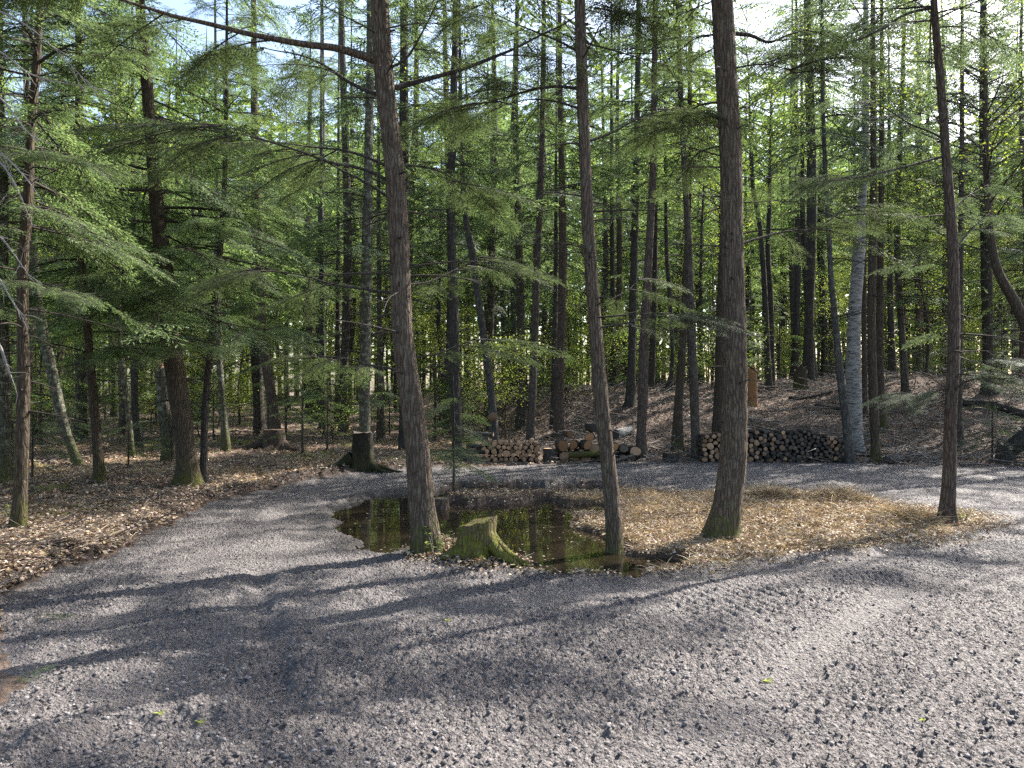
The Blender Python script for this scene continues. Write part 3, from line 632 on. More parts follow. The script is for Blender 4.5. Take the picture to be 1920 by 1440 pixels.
LIMB = {  # hero index -> limbs (points, start width px, change of Y at the tip, foliage boughs, bough scale)
 0: [([(708,118),(672,103),(640,93),(580,84),(500,70),(400,48),(330,30),(240,2),(170,-30)], 17, -.6, 5, .5),
     ([(710,182),(680,165),(640,143),(600,118),(550,100),(480,85)], 9, .5, 6, .45),
     ([(738,168),(790,150),(860,130),(920,108),(960,92),(1010,68),(1060,45),(1130,5)], 10, .6, 7, .42),
     ([(738,132),(760,110),(790,65),(805,30),(822,-10)], 6, -.4, 3, .4),
     ([(735,318),(700,300),(650,285),(590,280),(520,270),(440,262)], 7, .5, 6, .45),
     ([(745,345),(690,320),(620,305),(560,285),(480,262),(400,240)], 7, -.5, 6, .45),
     ([(745,382),(700,350),(640,320),(560,290),(500,285)], 6, .9, 4, .45),
     ([(740,549),(700,547),(650,540),(600,527),(545,512),(480,500)], 7, .5, 4, .42),
     ([(762,700),(730,690),(690,683),(640,672),(580,664)], 6, .4, 6, .36),
     ([(765,310),(800,315),(850,335),(880,350)], 5, .7, 4, .4),
     ([(765,535),(800,530),(850,510),(910,480)], 5, .6, 4, .4),
     ([(780,672),(810,665),(860,650),(900,640)], 4, .5, 3, .4)],
 1: [([(1085,167),(1040,163),(1000,170),(940,185),(880,200)], 7, .5, 6, .42), ([(1080,205),(1040,190),(990,188),(930,200)], 5, .8, 4, .4),
     ([(1105,268),(1150,248),(1200,220),(1270,200)], 6, .5, 6, .4), ([(1118,590),(1150,560),(1180,545),(1210,520)], 3, .4, 2, .3),
     ([(1130,615),(1155,610),(1190,602),(1230,590),(1275,592)], 4, -.4, 7, .30),
     ([(1122,580),(1132,560),(1140,535)], 4, -.3, 0, .3), ([(1080,100),(1030,70),(960,40),(900,0)], 5, .5, 5, .4),
     ([(1108,450),(1140,425),(1150,400),(1160,360)], 3, .3, 1, .3)],
 2: [([(1375,62),(1410,68),(1440,80),(1475,66),(1520,55)], 9, .3, 3, .36), ([(1340,190),(1300,200),(1270,225),(1240,240)], 5, .5, 4, .36),
     ([(1392,462),(1420,448),(1480,438),(1540,420),(1600,385)], 6, .8, 6, .4), ([(1345,270),(1310,290),(1290,330)], 4, .5, 2, .35),
     ([(1388,380),(1440,378),(1480,376)], 3, .4, 1, .3), ([(1385,330),(1420,333),(1490,328)], 3, .5, 2, .32), ([(1345,65),(1310,70),(1280,90)], 5, .4, 3, .36),
     ([(1375,130),(1430,120),(1490,135)], 4, -.4, 5, .34)],
 3: [([(1752,14),(1700,25),(1650,55),(1600,80),(1550,92),(1485,108)], 6, -.6, 5, .36), ([(1750,12),(1680,16),(1600,18),(1530,14)], 4, .5, 4, .34),
     ([(1772,262),(1740,245),(1700,230),(1660,205),(1610,175)], 5, .5, 3, .32), ([(1775,292),(1730,305),(1690,318),(1640,330),(1570,336)], 5, -.5, 6, .34),
     ([(1782,400),(1810,370),(1850,345)], 4, .4, 3, .32), ([(1785,500),(1760,495),(1720,480)], 3, .3, 2, .3), ([(1782,640),(1750,615),(1720,600)], 2.5, .3, 1, .3),
     ([(1785,738),(1800,722),(1830,712),(1880,712),(1940,705)], 5, -.5, 7, .30), ([(1780,728),(1750,735),(1715,738),(1700,742)], 4, -.3, 6, .26),
     ([(1788,725),(1795,705),(1830,690),(1860,668)], 4, -.2, 6, .28), ([(1790,470),(1820,430),(1855,400)], 5, .4, 3, .32), ([(1755,100),(1790,80),(1850,70)], 4, .4, 4, .34)],
 5: [([(280,290),(220,285),(170,282)], 7, -.5, 5, .5), ([(320,560),(370,590),(430,610),(500,620)], 5, -.6, 6, .42), ([(320,620),(300,640),(260,650),(240,655)], 5, -1.2, 8, .42),
     ([(290,400),(340,420),(390,430)], 5, -1, 7, .46), ([(290,350),(350,370),(420,380)], 6, .5, 6, .46), ([(310,600),(340,625),(370,650)], 5, -1.2, 6, .36)],
 6: [([(410,480),(450,490),(520,510),(600,530)], 5, .6, 5, .4), ([(398,600),(440,618),(490,628),(530,628)], 5, .4, 5, .4)],
 7: [([(165,590),(120,570),(70,560)], 5, -.8, 7, .46), ([(168,600),(210,570),(250,560)], 5, -.8, 7, .46), ([(160,560),(200,540),(260,520)], 5, -1.2, 7, .46)],
 4: [([(55,260),(20,240),(-20,230)], 5, -.4, 4, .4), ([(55,120),(110,95),(170,70),(220,50)], 7, -.5, 6, .42), ([(50,300),(110,300),(160,310)], 4, -.5, 6, .42), ([(48,420),(100,430),(160,445)], 4, .8, 5, .4),
     ([(44,520),(90,540),(120,560)], 4, -.5, 5, .36)],
 38: [],
}
for hi, (nm, lab, Y, pts, H, bk, cr, nd, sides) in enumerate(HERO):
    r = np.random.RandomState(1000 + hi)
    path, gz = expand(Y, pts, H); base = np.array([path[0, 0], path[0, 1], gz])
    root = empty(nm, base); tag(root, lab, nm.replace('_', ' ').replace('hemlock tree', 'tree').replace('maple tree', 'tree').replace('birch tree', 'tree'))
    TRUNKS.append((base[0], base[1], max(.9, .05 * Y)))
    lp = path.copy(); lp[:, :3] -= base
    near = Y < 10
    me = trunk_mesh('trunk', lp, M[bk], sides, .035 if near else .12, hi, .34 if near else .35, furrow=.05 if near else .03)
    tr = obj('trunk', me, root)
    if nd == 'leaf':
        zb, Lm, pm, th = cr
        c = leaf_crown('crown', r, lp, zb, max(H, zb + 3), Lm, 60, 60, .055, 'leaf_yellow' if hi % 2 else 'leaf_green')
    else:
        zb, Lm, pm, th = cr; zv = CAMZ + .52 * Y
        lodf = lambda z, zv=zv, Y=Y: 2 if z > zv + 2.6 else (0 if Y < 13.5 and z < zv + .8 else 1)
        S = hemlock_specs(r, lp, zb, H, Lm, pm, lodf, thin=th, zt=zv + .8, tk=1.0 if hi in (2, 3) else (.7 if Y < 13 else .4))
        for (lpts, w0, dY, nf, bs) in LIMB.get(hi, []):
            n = len(lpts); q = [np.array([*P3(px, py, Y + dY * i / (n - 1)), max(.004, w0 / 2 / F * Y * (1 - .82 * i / (n - 1)))]) for i, (px, py) in enumerate(lpts)]
            q = np.array(q); q[:, :3] -= base; q[0, :3] = pathat(lp, q[0, 2])
            sp = smooth_path(q, .07); sp[:, :3] += np.stack([noise3(sp[:, 0] * 2.5, sp[:, 2] * 2.5, k * 9.1, 9) for k in range(3)], -1) * .03 * np.minimum(1, np.arange(len(sp)) / 6)[:, None]
            V, Q, tp, bt = tube(sp, 10 if near else 6)
            V = np.vstack([V, sp[-1, :3][None]])
            obj('branch', mesh('branch', V, [(Q, 0), (fan(tp, len(V) - 1), 0)], [M['bark_dark'] if w0 < 12 else M[bk]], True), root)
            for k in range(int(nf * 1.6)):
                t = .35 + .65 * (k + r.rand()) / max(nf, 1); i = min(len(sp) - 2, int(t * (len(sp) - 1))); d = sp[i + 1, :3] - sp[i, :3]
                az = math.atan2(d[1], d[0]) + (r.choice([-1, 1]) * r.uniform(.35, 1.1) if t < .93 else r.uniform(-.2, .2))
                S.append((sp[i, :3], az, R(r.uniform(-16, 4)), bs * r.uniform(.6, 1.3), r.uniform(.02, .09), 0 if Y < 13.5 else 1, r.randint(0, 99), r.uniform(-.3, .3)))
        def extra(B, r=r, lp=lp, zb=zb, Y=Y, H=H):
            for k in range(22 if Y < 14 else 8):
                z = r.uniform(.9, min(H - 2, 7)); a = r.uniform(0, 6.28); R0 = float(np.interp(z, lp[:, 2], lp[:, 3])); q = pathat(lp, z); d = np.array([math.cos(a), math.sin(a), r.uniform(-.1, .35)]); ln = R0 + r.uniform(.015, .09)
                V, Q, tp, bt = tube(np.array([[*(q + d * R0 * .7), .018], [*(q + d * (R0 + .01)), .012], [*(q + d * ln), .007]]), 6); B.add(V, Q, 1)
            for k in range(44 if Y < 10 else 30):
                z = r.uniform(1.2, min(H - 2, zb + 5)); twig_tubes(B, r, pathat(lp, z), r.uniform(0, 6.28), r.uniform(.25, 1.5) * (1 if z > 2 else .5), .007 + .0003 * Y, 1, r.randint(1, 5), r.uniform(.1, .5), r.uniform(-.2, .25))
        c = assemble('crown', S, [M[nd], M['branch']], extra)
    obj('crown', c, root)
    if hi in (19,):  # pale oval scar where a limb was sawn off
        z = CAMZ + (CY - 781) / F * Y - gz; p = pathat(lp, z); rad = .105
        V, Q, tp, bt = tube([[p[0], -.02 - .0, p[2], .01], [p[0], -.23 + .05, p[2], .10], [p[0], -.20, p[2], rad]], 14)
        V = np.vstack([V, [[p[0], -.205, p[2]]]])
        obj('cut_limb_stub', mesh('cut_limb_stub', V, [(Q, 0), (fan(tp, len(V) - 1), 1)], [M[bk], M['cut_tan']]), root)

# off-frame tree at the left whose dead twigs hang into the picture, and off-frame trees that shade the ground
def add_tree(name, label, cat, x, y, trunk_me, crown_me, rz=0, s=1.0, group=None):
    root = empty(name, (x, y, gh(x, y)), rz); root.scale = (s, s, s); tag(root, label, cat, group)
    obj('trunk', trunk_me, root); obj('crown', crown_me, root); return root
r = np.random.RandomState(5)
p5 = np.array([[0, 0, -.15, .13], [.05, .02, 2, .11], [.0, .1, 5, .09], [.05, .1, 9, .05], [0, .1, 12, .01]])
root = add_tree('hemlock_tree', 'hemlock at the left edge with bare dead twigs in the upper left corner', 'tree', -4.9, 6.0,
    trunk_mesh('trunk', p5, M['bark'], 16, .2, 3), assemble('crown', hemlock_specs(r, p5, 5.2, 12, 1.8, 3, lambda z: 1 if z < 6 else 2), [M['needle'], M['branch']]))
for (a, b, c_) in [((-5, 20), (60, 55), (185, 175)), ((-5, 95), (60, 140), (170, 165)), ((-5, 180), (45, 240), (80, 275)), ((-5, 285), (45, 330), (85, 385)), ((-5, 300), (30, 350), (60, 420)), ((-5, 440), (25, 475), (60, 525)), ((-5, 520), (20, 560), (45, 600)), ((-5, 640), (15, 690), (30, 730))]:
    B = MB(); rr = np.random.RandomState(a[1] + 50); Yb = 5.6
    q = [P3(a[0], a[1], Yb + .2), P3(b[0], b[1], Yb), P3(c_[0], c_[1], Yb - .2)]; st = np.array([-4.87, 6.05, q[0][2] + .15])
    pth = smooth_path(np.array([[*st, .012], [*q[0], .008], [*q[1], .005], [*q[2], .0015]]), .08); pth[:, :3] -= np.array(root.location)
    V, Q, _, _ = tube(pth, 5); B.add(V, Q)
    for k in range(16):
        i = rr.randint(len(pth) // 4, len(pth) - 1); d = pth[min(i + 1, len(pth) - 1), :3] - pth[i - 1, :3]; d /= np.linalg.norm(d); e = pth[i, :3] + d * rr.uniform(.06, .25) + rr.normal(0, .07, 3)
        m = (pth[i, :3] + e) / 2 + rr.normal(0, .015, 3)
        V, Q, _, _ = tube(np.array([[*pth[i, :3], .0032], [*m, .0022], [*e, .001]]), 3); B.add(V, Q)
    obj('branch', B.mesh('branch', [M['dead_pale']]), root)

# ------------------------------------------------------------------ woods behind: templates and copies
def hem_template(seed, H, zb, Lm, pm, r0, nd, lod, twigs=26, bk='bark'):
    r = np.random.RandomState(seed); k = r.uniform(-.18, .18, 8)
    path = np.array([[0, 0, -.25, r0 * 1.25], [k[0] * .3, k[1] * .3, .6, r0], [k[2], k[3], H * .3, r0 * .85], [k[4], k[5], H * .6, r0 * .6], [k[6], k[7], H, .012]])
    def ex(B):
        for q in range(twigs):
            z = r.uniform(1.0, zb + 3); twig_tubes(B, r, pathat(path, z), r.uniform(0, 6.28), r.uniform(.4, 1.9), .013, 1, r.randint(0, 4), r.uniform(.1, .5), r.uniform(-.2, .2))
    return (trunk_mesh('trunk', path, M[bk], 12, .4, seed, .25, furrow=.03),
            assemble('crown', hemlock_specs(r, path, zb, H, Lm, pm, lambda z: lod, thin=.9, zt=10.5, tk=.75 if lod == 1 else 1), [M[nd], M['branch']], ex))
DENS = 1.5
TH = [hem_template(201, 17, 4.2, 2.8, 3.6, .15, 'needle', 1), hem_template(202, 19, 6.0, 2.6, 3.0, .17, 'needle', 1, bk='bark_dark'), hem_template(203, 15, 3.0, 2.4, 3.6, .11, 'needle', 1, bk='bark_red'),
      hem_template(204, 18, 7.5, 2.4, 3.4, .15, 'needle_blue', 1, bk='bark_grey'), hem_template(205, 13, 2.4, 2.1, 4.0, .09, 'needle_lime', 1), hem_template(206, 20, 8.5, 2.6, 3.2, .18, 'needle', 1, bk='bark_dark')]
DENS = 1.5
TF = [hem_template(211, 19, 5.0, 3.3, 3.4, .17, 'needle_lime', 2), hem_template(212, 18, 6.0, 3.2, 3.4, .15, 'needle_lime', 2, bk='bark_dark'), hem_template(213, 21, 6.5, 3.0, 3.4, .2, 'needle', 2, bk='bark_dark')]
def sap_template(seed, H, Lm, nd, lod):
    r = np.random.RandomState(seed); path = np.array([[0, 0, -.1, .02 + .006 * H], [r.uniform(-.05, .05), 0, H * .5, .012 + .003 * H], [r.uniform(-.08, .08), 0, H, .003]])
    return (trunk_mesh('trunk', path, M['bark'], 6, .2, seed, .1, furrow=0), assemble('crown', hemlock_specs(r, path, .25 * min(H, 2), H, Lm, 9 / math.sqrt(H), lambda z: lod, shape=.8, pitch=(-14, 12)), [M[nd], M['branch']]))
TS = [sap_template(301, 2.6, .95, 'needle_lime', 1), sap_template(302, 1.6, .7, 'needle', 1), sap_template(303, 3.8, 1.3, 'needle', 1), sap_template(304, 5.5, 1.7, 'needle_lime', 1), sap_template(305, 1.0, .5, 'needle_blue', 1)]
def dec_template(seed, H, zb, rad, n, per, size, mat, r0=.06, k_=3.0):
    per = int(per * k_); size = size * .58
    r = np.random.RandomState(seed); k = r.uniform(-.5, .5, 8)
    path = np.array([[0, 0, -.2, r0 * 1.3], [k[0] * .3, k[1] * .3, H * .2, r0], [k[2], k[3], H * .5, r0 * .7], [k[4], k[5], H * .8, r0 * .4], [k[6], k[7], H, .01]])
    return (trunk_mesh('trunk', path, M['bark_dark'], 8, .4, seed, .2, furrow=0), leaf_crown('crown', r, path, zb, H, rad, n, per, size, mat))
TD = [dec_template(401, 9, 1.5, 2.4, 70, 34, .12, 'leaf_yellow'), dec_template(402, 12, 2.5, 2.6, 80, 34, .12, 'leaf_green', .08), dec_template(403, 6, .8, 1.6, 46, 34, .10, 'leaf_yellow', .035), dec_template(404, 14, 4, 2.8, 80, 34, .13, 'leaf_yellow', .09)]
TB = [dec_template(411, 1.6, .3, .9, 26, 30, .07, 'leaf_green', .012), dec_template(412, 2.4, .3, 1.2, 34, 30, .08, 'leaf_yellow', .015)]
r = np.random.RandomState(77)
def side_of(x, y):
    q = x / y; return 0 if q < -.22 else (1 if q < .28 else 2)
def region(y): return 0 if y < 30 else 1
used = list(TRUNKS); taken = []
def free(x, y, d):
    return all((x - a) ** 2 + (y - b) ** 2 > (d * .5 + c_) ** 2 for a, b, c_ in used)
WH = ['behind the left road bend', 'beyond the road loop', 'beyond the right bank']
spots = []; n = 0
while len(spots) < 205 and n < 30000:
    n += 1; y = 18 + 50 * r.rand() ** 1.0; x = r.uniform(-.74, .74) * y
    d = 1.3 + .036 * y
    if x / y > .28 and y < 21: continue
    cc = x * .6 - y * .8
    if (-14.6 < cc < -12.0 and x > -3 and y < 40) or (-19.6 < cc < -16.6 and x > -5 and y < 42) or (-24 < cc < -22 and y < 45) or (-29 < cc < -26 and y < 50) or (x > 7 and -15 < cc < -9 and y < 40 and r.rand() < .7): continue
    if not free(x, y, d): continue
    used.append((x, y, d * .5)); spots.append((x, y))
for x, y in spots:
    s = side_of(x, y); far = y > 34; dec = r.rand() < (.30 if y > 26 else .12)
    if dec:
        t = TD[r.randint(4)]; add_tree('maple_tree', 'small leafy tree with yellow-green leaves ' + WH[s], 'tree', x, y, t[0], t[1], r.uniform(0, 6.28), r.uniform(.8, 1.2), 'yellow-green leafy trees ' + WH[s])
    else:
        t = (TF if far else TH)[r.randint(3 if far else 6)]
        if s == 0 and not far: t = TH[r.choice([0, 2, 4, 4, 1])]
        add_tree('hemlock_tree', ('distant hemlock deep in the woods ' if far else 'hemlock of the middle woods ') + WH[s], 'tree', x, y, t[0], t[1], r.uniform(0, 6.28), r.uniform(.82, 1.18), ('distant hemlocks ' if far else 'middle hemlocks ') + WH[s])
m2 = 0; n = 0
while m2 < 16 and n < 4000:
    n += 1; y = r.uniform(36, 62); x = r.uniform(.2, .76) * y
    if not free(x, y, 1.6): continue
    used.append((x, y, .8)); m2 += 1; t = TF[r.randint(3)]
    add_tree('hemlock_tree', 'distant hemlock deep in the woods beyond the right bank', 'tree', x, y, t[0], t[1], r.uniform(0, 6.28), r.uniform(.95, 1.25), 'distant hemlocks beyond the right bank')
k = 0; n = 0
while k < 95 and n < 9000:
    n += 1; y = 14.5 + 26 * r.rand() ** .9; x = r.uniform(-.72, .72) * y; s = side_of(x, y)
    if s == 1 and y < 19.5: continue
    if s == 2 and y < 25: continue
    if s == 0 and y < 16.5 and x > -6: continue
    if not free(x, y, .5): continue
    used.append((x, y, .3)); k += 1; t = TS[r.choice([0, 1, 2, 3, 4], p=[.3, .2, .25, .15, .1])]
    add_tree('hemlock_sapling', 'young hemlock sapling with feathery low boughs ' + WH[s], 'sapling', x, y, t[0], t[1], r.uniform(0, 6.28), r.uniform(.8, 1.3), 'hemlock saplings ' + WH[s])
k = 0
while k < 60:
    y = 19 + 26 * r.rand(); x = r.uniform(-.7, .7) * y; s = side_of(x, y)
    if s == 2 and y < 25 or not free(x, y, .4): continue
    used.append((x, y, .3)); k += 1; t = TB[r.randint(2)]
    add_tree('leafy_shrub', 'leafy green shrub low in the understorey ' + WH[s], 'shrub', x, y, t[0], t[1], r.uniform(0, 6.28), r.uniform(.8, 1.4), 'leafy shrubs ' + WH[s])
# trees outside the frame on the sun side and to the left (they shade the ground and close the woods)
for x, y, t, s in [(13.5, 13.5, 4, .9), (17, 17.5, 0, 1), (15.5, 21, 1, 1), (20, 9, 0, 1), (16, 4.5, 1, 1), (24, 13, 2, 1), (19, 22, 3, 1), (12.8, 19.0, 2, .8), (22, 18, 5, 1), (21, 3, 0, 1), (-8.5, 6.5, 0, 1), (-7.5, 10, 4, 1), (-10.5, 12, 1, 1), (-6.5, 2.5, 2, 1), (-9, -1, 1, 1), (-14, 15, 0, 1), (-12, 8, 3, 1), (9, -6, 0, 1), (-3, -7, 1, 1), (4, -9, 0, 1), (14, -2, 3, 1)]:
    add_tree('hemlock_tree', 'hemlock standing just outside the picture frame', 'tree', x, y, TH[t][0], TH[t][1], r.uniform(0, 6.28), s, 'hemlocks around the clearing outside the frame')

# far woods that read as one mass
B = MB(); rr = np.random.RandomState(9)
for k in range(420):
    y = rr.uniform(62, 100); x = rr.uniform(-.8, .8) * y; h = rr.uniform(12, 22); z0 = .2; w = rr.uniform(.08, .2)
    V, Q, _, _ = tube(np.array([[x, y, z0 - .5, w], [x + rr.uniform(-.4, .4), y, z0 + h, .03]]), 5); B.add(V, Q, 2)
m_ = 105000; y = rr.uniform(66, 102, m_); x = rr.uniform(-.8, .8, m_) * y; top = 25 + 6 * noise2(x * .12, y * .12, 3); z = rr.rand(m_) ** .52 * top + .3
for mat, sl_ in ((0, slice(0, 62000)), (1, slice(62000, m_))):
    q = np.stack([x[sl_], y[sl_], z[sl_]], 1); k = len(q); d = rr.normal(0, 1, (k, 3)); d[:, 2] *= .5; d /= np.linalg.norm(d, axis=1)[:, None]; s = np.cross(d, rr.normal(0, 1, (k, 3))); s /= np.linalg.norm(s, axis=1)[:, None]
    ln = rr.uniform(.5, 1.1, (k, 1)); T_ = np.stack([q, q + d * ln + s * ln * .3, q + d * ln * .8 - s * ln * .35], 1); B.add(T_.reshape(-1, 3), np.arange(k * 3).reshape(-1, 3), mat)
tag(obj('far_woods', B.mesh('far_woods', [M['needle_lime'], M['leaf_green'], M['bark_dark']])), 'far-off wood behind everything', 'woods', kind='stuff')

DENS = 1.6
# ---- small hemlock by the puddle
def custom_sapling(px, py, H, label, Lm, seed, nd, lod=0, s=1.0):
    x, y = G(px, py); r = np.random.RandomState(seed)
    path = np.array([[0, 0, -.1, .02], [.01, 0, H * .5, .015], [.0, 0, H, .004]])
    S = hemlock_specs(r, path, .42, H, Lm, 9, lambda z: lod, shape=.7, pitch=(-24, 2))
    root = empty('hemlock_sapling', (x, y, gh(x, y))); tag(root, label, 'sapling')
    obj('trunk', trunk_mesh('trunk', path, M['bark_dark'], 8, .1, seed, .1, furrow=0), root); obj('crown', assemble('crown', S, [M[nd], M['branch']]), root)
custom_sapling(850, 927, 1.75, 'young hemlock with drooping boughs and black stem behind the small stump at the puddle', .85, 31, 'needle')
custom_sapling(60, 905, 1.2, 'little hemlock sapling at the left edge behind the torn earth', .6, 32, 'needle')
custom_sapling(1860, 868, 1.5, 'low hemlock sapling on the bank near the right edge by the stump', .8, 33, 'needle_blue')
custom_sapling(240, 885, .9, 'tiny hemlock sapling between the slender brown hemlock and the stout leaning one', .5, 35, 'needle_lime')

# ------------------------------------------------------------------ firewood
def log_mesh(seed, rad, ln, mat, bk):
    r = np.random.RandomState(seed); n = 14; th = np.arange(n) * 2 * math.pi / n
    f = 1 + .09 * np.sin(th * 2 + r.rand() * 6) + .05 * np.sin(th * 3 + r.rand() * 6) + r.uniform(-.02, .02, n)
    rings = []
    for y, s in ((-ln / 2, .985), (-ln / 2 + .012, 1.0), (0, 1.02), (ln / 2 - .012, 1.0), (ln / 2, .98)):
        rings.append(np.stack([rad * s * f * np.cos(th), np.full(n, y), rad * s * f * np.sin(th)], -1))
    V = np.concatenate(rings); i = np.arange(5 * n).reshape(5, n); j = np.roll(i, -1, 1); Q = np.stack([i[:-1], i[1:], j[1:], j[:-1]], -1).reshape(-1, 4)
    body = mesh('bark', V, [(Q, 0)], [M[bk]], True)
    caps = []
    for y, sgn in ((-ln / 2 - .002, 1), (ln / 2 + .002, -1)):
        inner = np.stack([.90 * rad * f * np.cos(th), np.full(n, y), .90 * rad * f * np.sin(th)], -1)
        outer = np.stack([.985 * rad * f * np.cos(th), np.full(n, y + .003 * sgn), .985 * rad * f * np.sin(th)], -1)
        V2 = np.vstack([inner, [[0, y, 0]], outer]); T = fan(np.arange(n), n)[:, ::sgn]; o_ = np.arange(n) + n + 1
        Qr = np.stack([np.arange(n), np.roll(np.arange(n), -1), np.roll(o_, -1), o_], -1)[:, ::-sgn]
        caps.append(mesh('cut_end', V2, [(T, 0), (Qr, 1)], [M[mat], M[bk]]))
    return body, caps[0], caps[1]
LOGS = {}
for key, mat, bk, radii in (('tan', 'cut_tan', 'bark_red', (.048, .065, .08, .10, .13)), ('dark', 'cut_dark', 'bark_dark', (.04, .05, .065, .08, .10)), ('orange', 'cut_orange', 'bark_red', (.08, .105, .13, .15))):
    LOGS[key] = [(rd, log_mesh(900 + i * 7, rd, .42, mat, bk)) for i, rd in enumerate(radii)]
def put_log(key, i, x, y, z, label, group, yaw=0.0, roll=0.0, pitch=0.0, s=1.0):
    rd, (b, c1, c2) = LOGS[key][i]
    o = bpy.data.objects.new('firewood_log', b); o.location = (x, y, z); o.rotation_euler = (pitch, roll, yaw); o.scale = (s, s, s); link(o); tag(o, label, 'log', group)
    obj('cut_end', c1, o)
    if abs(yaw) > .3: obj('cut_end', c2, o)
def pile(x0, x1, y, topf, pick, r, nmax, lab):
    D = []
    for k in range(nmax * 3):
        key, i = pick(r, 0)[:2]; best = None
        for q in range(70):
            x = r.uniform(x0, x1); key, i = pick(r, x); rad = LOGS[key][i][0] * 1.04; z = rad
            for (a, b_, c_) in D:
                dx = abs(a - x); s = c_ + rad
                if dx < s: z = max(z, b_ + math.sqrt(s * s - dx * dx))
            if x - rad < x0 - .02 or x + rad > x1 + .02: continue
            if z + rad > topf(x) + .04: continue
            if best is None or z + rad * .3 < best[0]: best = (z + rad * .3, x, z, rad, key, i)
        if best is None: break
        _, x, z, rad, key, i = best; D.append((x, z, rad))
        if len(D) >= nmax: break
    zs = [gh(q, y) for q in np.linspace(x0, x1, 7)]; z0 = max(zs) - .01
    for x, z, rad in D: pass
    return D, z0
def fill(x0, x1, y, topf, pick, seed, nmax, labf):
    r = np.random.RandomState(seed); D = []; out = []
    for k in range(nmax):
        best = None
        for q in range(60):
            x = r.uniform(x0, x1); key, i = pick(r, x); rad = LOGS[key][i][0]; z = rad
            if x - rad < x0 - .02 or x + rad > x1 + .02: continue
            for (a, b_, c_) in D:
                dx = abs(a - x); s = (c_ + rad) * .985
                if dx < s: z = max(z, b_ + math.sqrt(s * s - dx * dx))
            if z + rad > topf(x) + .05: continue
            if best is None or z < best[0]: best = (z, x, rad, key, i)
        if best is None: break
        z, x, rad, key, i = best; D.append((x, z, rad)); out.append((key, i, x, z))
    z0 = min(gh(q, y) for q in np.linspace(x0, x1, 9)) + .015
    for key, i, x, z in out:
        lab, grp = labf(key, i, x)
        put_log(key, i, x, y + r.uniform(-.035, .035), z0 + z, lab, grp, r.uniform(-.06, .06), r.uniform(0, 6.28))
    print('pile', len(out))
Yp = 16.35
def X(px, Y=Yp): return (px - CX) / F * Y
def pk1(r, x):
    d = x > X(1468) and not (x > X(1545) and r.rand() < .6)
    if x > X(1400) and x < X(1470) and r.rand() < .25: d = True
    if d: return 'dark', r.choice(5, p=[.15, .25, .3, .2, .1])
    return 'tan', (r.choice(5, p=[.1, .25, .3, .2, .15]) if x < X(1468) else r.choice(3))
top1 = lambda x: float(np.interp(x, [X(1312), X(1330), X(1395), X(1450), X(1500), X(1530), X(1560), X(1588)], [.70, .74, .76, .75, .72, .64, .50, .36]))
def lb1(key, i, x):
    if key == 'dark': return 'round log with dark cut end in the right half of the long woodpile', 'dark-ended logs of the long woodpile'
    if x > X(1468): return 'small round log with brown end at the low right end of the long woodpile', 'brown-ended logs at the right end of the long woodpile'
    return 'round log with tan cut end in the left half of the long woodpile', 'tan-ended logs of the long woodpile'
fill(X(1312), X(1588), Yp, top1, pk1, 3, 190, lb1)
top2 = lambda x: float(np.interp(x, [X(898), X(915), X(940), X(975), X(1012)], [.30, .52, .60, .50, .46]))
fill(X(905), X(1012), Yp - .1, top2, lambda r, x: ('tan', r.choice(5, p=[.2, .3, .25, .15, .1])), 8, 46, lambda k, i, x: ('round log with reddish-tan cut end in the small pile left of the middle', 'logs of the small round-log pile'))
# mixed heap in the middle
HE = [('tan', 4, 1058, .10, 'brown-ended thick round at the lower left of the middle heap'), ('tan', 4, 1075, .09, 'second low brown round from the left in the middle heap'), ('tan', 3, 1042, .08, 'small brown round at the far left foot of the middle heap'),
      ('orange', 2, 1052, .34, 'large orange-ringed round at the upper left of the middle heap'), ('orange', 0, 1064, .58, 'small reddish round lying on top of the large orange-ringed one'),
      ('orange', 1, 1078, .36, 'orange round left of centre on the middle heap'), ('orange', 1, 1096, .36, 'orange round nearest the slim hemlock trunk in the middle heap'),
      ('tan', 4, 1112, .26, 'grey-tan split round low against the slim hemlock in the middle heap'), ('tan', 4, 1100, .09, 'mossy-looking round at the foot of the middle heap'), ('dark', 4, 1122, .09, 'dark round at the foot of the middle heap behind the slim hemlock'),
      ('dark', 4, 1108, .72, 'blackened round at the very top of the middle heap'), ('orange', 1, 1106, .53, 'bright orange round just under the blackened top one'), ('tan', 3, 1088, .17, 'low tan round between the orange ones of the middle heap'),
      ('orange', 1, 1150, .32, 'orange split piece right of the slim hemlock'), ('tan', 4, 1146, .10, 'brown round at the foot of the heap right of the slim hemlock'), ('dark', 3, 1165, .09, 'small dark round right of the slim hemlock at ground level'),
      ('tan', 4, 1188, .22, 'grey-brown round at the right end of the middle heap beside the mossy-flared trunk'), ('dark', 4, 1180, .08, 'dark round on the ground at the right end of the middle heap'), ('dark', 4, 1170, .28, 'dark tilted round below the pale birch log')]
r = np.random.RandomState(4); z0 = gh(X(1110), 16.6)
for key, i, px, z, lab in HE: put_log(key, i, X(px, 16.5), 16.5 + r.uniform(-.1, .1), z0 + z + .01, lab, None, r.uniform(-.25, .25), r.uniform(0, 6), s=.92)
